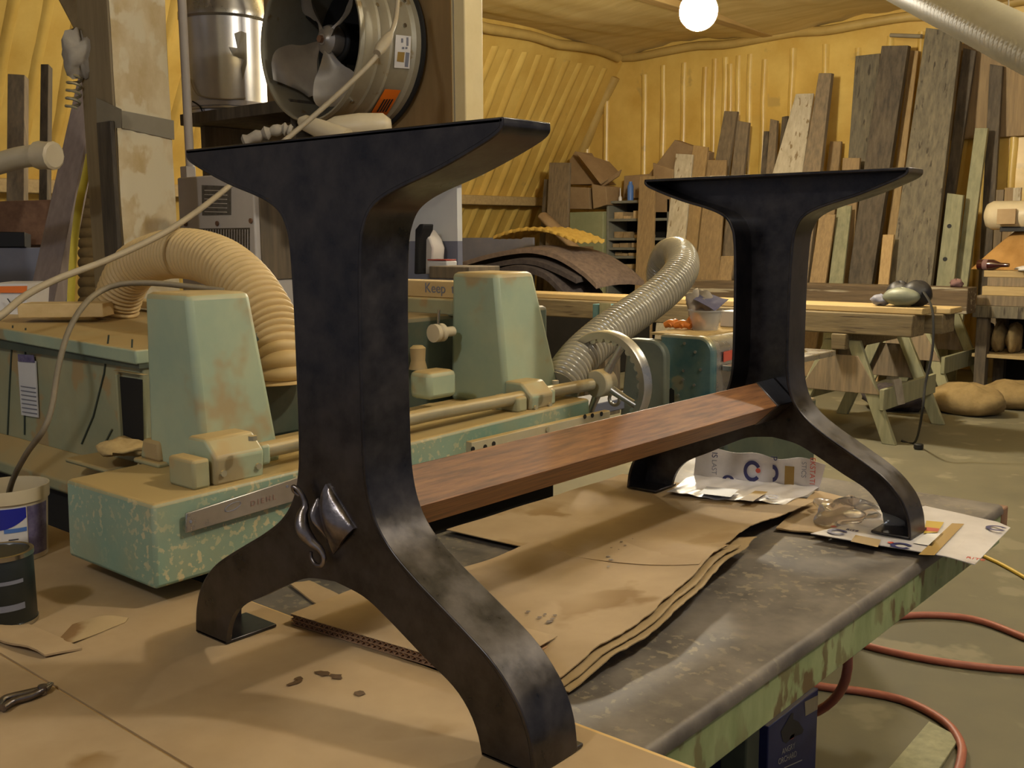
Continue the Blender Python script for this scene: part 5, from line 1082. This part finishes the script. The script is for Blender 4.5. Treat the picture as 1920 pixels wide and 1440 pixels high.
pbox('grey_sheet', 850, 446, 1000, 520, 8.25, .03, 'bluepaint', bev=.004, z0=FLOOR, label='low grey panel behind the carpet heap', cat='panel')
tbx = pbox('blue_box', 1111, 570, 1143, 612, 5.55, .12, 'teabluebox', bev=.004, label='small worn blue metal box in front of the thick timber', cat='box')
pbox('box_lid', 1124, 568, 1145, 612, 5.545, .004, 'greenwood', tbx, bev=.001)
pst = P(1127, 612, 'y', 5.6); box('box_stand', pst.x-.1, pst.x+.1, 5.52, 5.72, FLOOR, pst.z-.0005, 'darkwood', bev=.004, label='dark post under the small blue box', cat='stand')
# ------------------------------------------------------------------ right-hand bench
YR = 8.3
def pr_(px, py, Y=YR): return P(px, py, 'y', Y)
bx0 = pr_(1822, 600).x; bx1 = bx0+1.6; zb1 = pr_(1860, 574).z
rb = thing('side_bench', ((bx0+bx1)/2, YR+.3, FLOOR), 'rough wooden bench with a lower shelf at the right edge', 'bench')
box('top', bx0, bx1, YR, YR+.7, zb1-.10, zb1, 'greywood', rb, bev=.005)
box('lower_shelf', bx0, bx1, YR+.05, YR+.65, pr_(1860, 666).z-.03, pr_(1860, 666).z, 'timber_light', rb, bev=.004)
for x in (bx0+.03, bx1-.12): 
    for y in (YR+.03, YR+.58): box('leg', x, x+.09, y, y+.09, FLOOR, zb1-.1, 'darkwood', rb, bev=.004)
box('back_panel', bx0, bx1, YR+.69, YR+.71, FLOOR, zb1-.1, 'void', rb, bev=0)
zc_ = zb1
for i, (dx, w_, h_) in enumerate(((0, .55, .085), (.03, .7, .075), (.06, .62, .075), (.02, .75, .055))):
    box('stacked_board', bx0+.02+dx, bx1-.1-dx, YR+.03+.03*i, YR+.03+.03*i+.4, zc_+.0003, zc_+h_, 'timber_light' if i % 2 else 'oldwood', bev=.004, label=('lowest', 'second', 'third', 'topmost')[i]+' board of the short stack on the right-hand bench', cat='board', group='boards stacked on the right-hand bench'); zc_ += h_
bt = pr_(1834, 518, YR+.2); bo = thing('beer_bottle', (bt.x, YR+.2, zc_), 'dark brown glass bottle lying on the stacked boards', 'bottle')
lathe('glass', (bt.x, YR+.18, zc_+.0465), (1, -.15, 0), [(.001, 0), (.044, .004), (.046, .02), (.046, .13), (.02, .19), (.016, .26), (.001, .26)], 'bottle', bo, seg=24)
lathe('paper_label', (bt.x+.05, YR+.18-.0075, zc_+.0465), (1, -.15, 0), [(.0464, 0), (.0468, .001), (.0468, .04), (.0464, .041)], 'plumcloth', bo, seg=24)
a = pr_(1912, 530, YR+.08); blob('tissue', (a.x+.05, YR+.08, zc_+.02), .09, .05, .022, 'white', amp=.3, seed=31, fl=.0195, label='white tissue beside the lying bottle', cat='tissue')
a = P(1790, 512, 'y', 8.0); blob('plum_rag', (a.x, 8.05, ZSH+.0006+(z2[1]-z2[0])*1.05+.03), .05, .05, .035, 'plumcloth', amp=.2, seed=33, fl=.0295, label='small plum cloth lump on the end of the dark beam', cat='rag')
# draped tarp and motor
tcx = P(1905, 430, 'y', 8.75)
def fnt(u, v):
    a = -math.pi*1.1+u*math.pi*1.2; r = .05+.36*v*(1+.16*math.sin(a*7+1)*v); z0 = P(1900, 428, 'y', 8.7).z
    return (tcx.x+.06+r*math.cos(a), 8.85+r*math.sin(a)*.45, z0-(z0-zc_+.0)*v**1.25)
grid('draped_tarp', fnt, 70, 16, 'tarp', th=.006, nrm=(0, .6, -.4), smooth=80, label='tan canvas cloth draped over something on the right-hand bench', cat='cloth')
mt = thing('saw_motor', P(1880, 400, 'y', 8.8), 'cream motor head with a tan label above the draped cloth', 'motor')
a, b = P(1852, 404, 'y', 8.8), P(1960, 404, 'y', 8.8); r_ = .10
tube('housing', [a+Vector((-.02, 0, 0)), a, a.lerp(b, .1), b], [.05, .10, .125, .125], 'whitepvc', mt, seg=26)
pbox('motor_label', 1870, 392, 1903, 420, 8.64, .03, 'kraft', mt, bev=.002)
pbox('yoke', 1875, 421, 1960, 434, 8.72, .1, 'black', mt, bev=.004)
pbox('arm', 1880, 378, 1960, 388, 8.9, .12, 'ductpale', mt, bev=.006)
for i, (q0, q1, l) in enumerate((((1868, 356, 1880, 395), 'oldwood', 'dark batten standing behind the cream motor head'), ((1884, 352, 1898, 392), 'tanwood', 'tan batten behind the cream motor head'), ((1900, 352, 1912, 392), 'palewood', 'pale batten behind the cream motor head'))):
    pbox('batten', *q0, 9.5, .04, q1, z0=FLOOR, label=l, cat='batten', group='battens behind the motor')
for i, (px0_, px1_, py, l) in enumerate(((1838, 1862, 640, 'small brown sack under the right-hand bench'), (1862, 1886, 648, 'middle bundle under the right-hand bench'), (1888, 1915, 640, 'rightmost bundle under the right-hand bench'))):
    p0, p1 = pr_(px0_, py, YR+.3), pr_(px1_, py, YR+.3); blob('cloth_bundle', ((p0.x+p1.x)/2, YR+.3, pr_(1860, 666).z+.12), (p1.x-p0.x)/2, .15, .13, 'sackcloth', amp=.15, seed=40+i, fl=.1195, label=l, cat='bundle', group='bundles under the bench')
pbox('wall_hatch', 1786, 84, 1990, 250, 9.93, .04, 'tanwood', bev=.006, label='brown wooden wall hatch beside the ceiling duct', cat='panel')
q4 = [P(*q, 'z', FLOOR+.012) for q in ((1640, 1470), (1742, 1352), (1800, 1382), (1722, 1500))]
prism('floor_offcut', [v-Vector((0, 0, .0115)) for v in q4], (0, 0, .012), 'greenwood', bev=.002, label='thin flat board lying on the floor inside the red hose loop', cat='board')
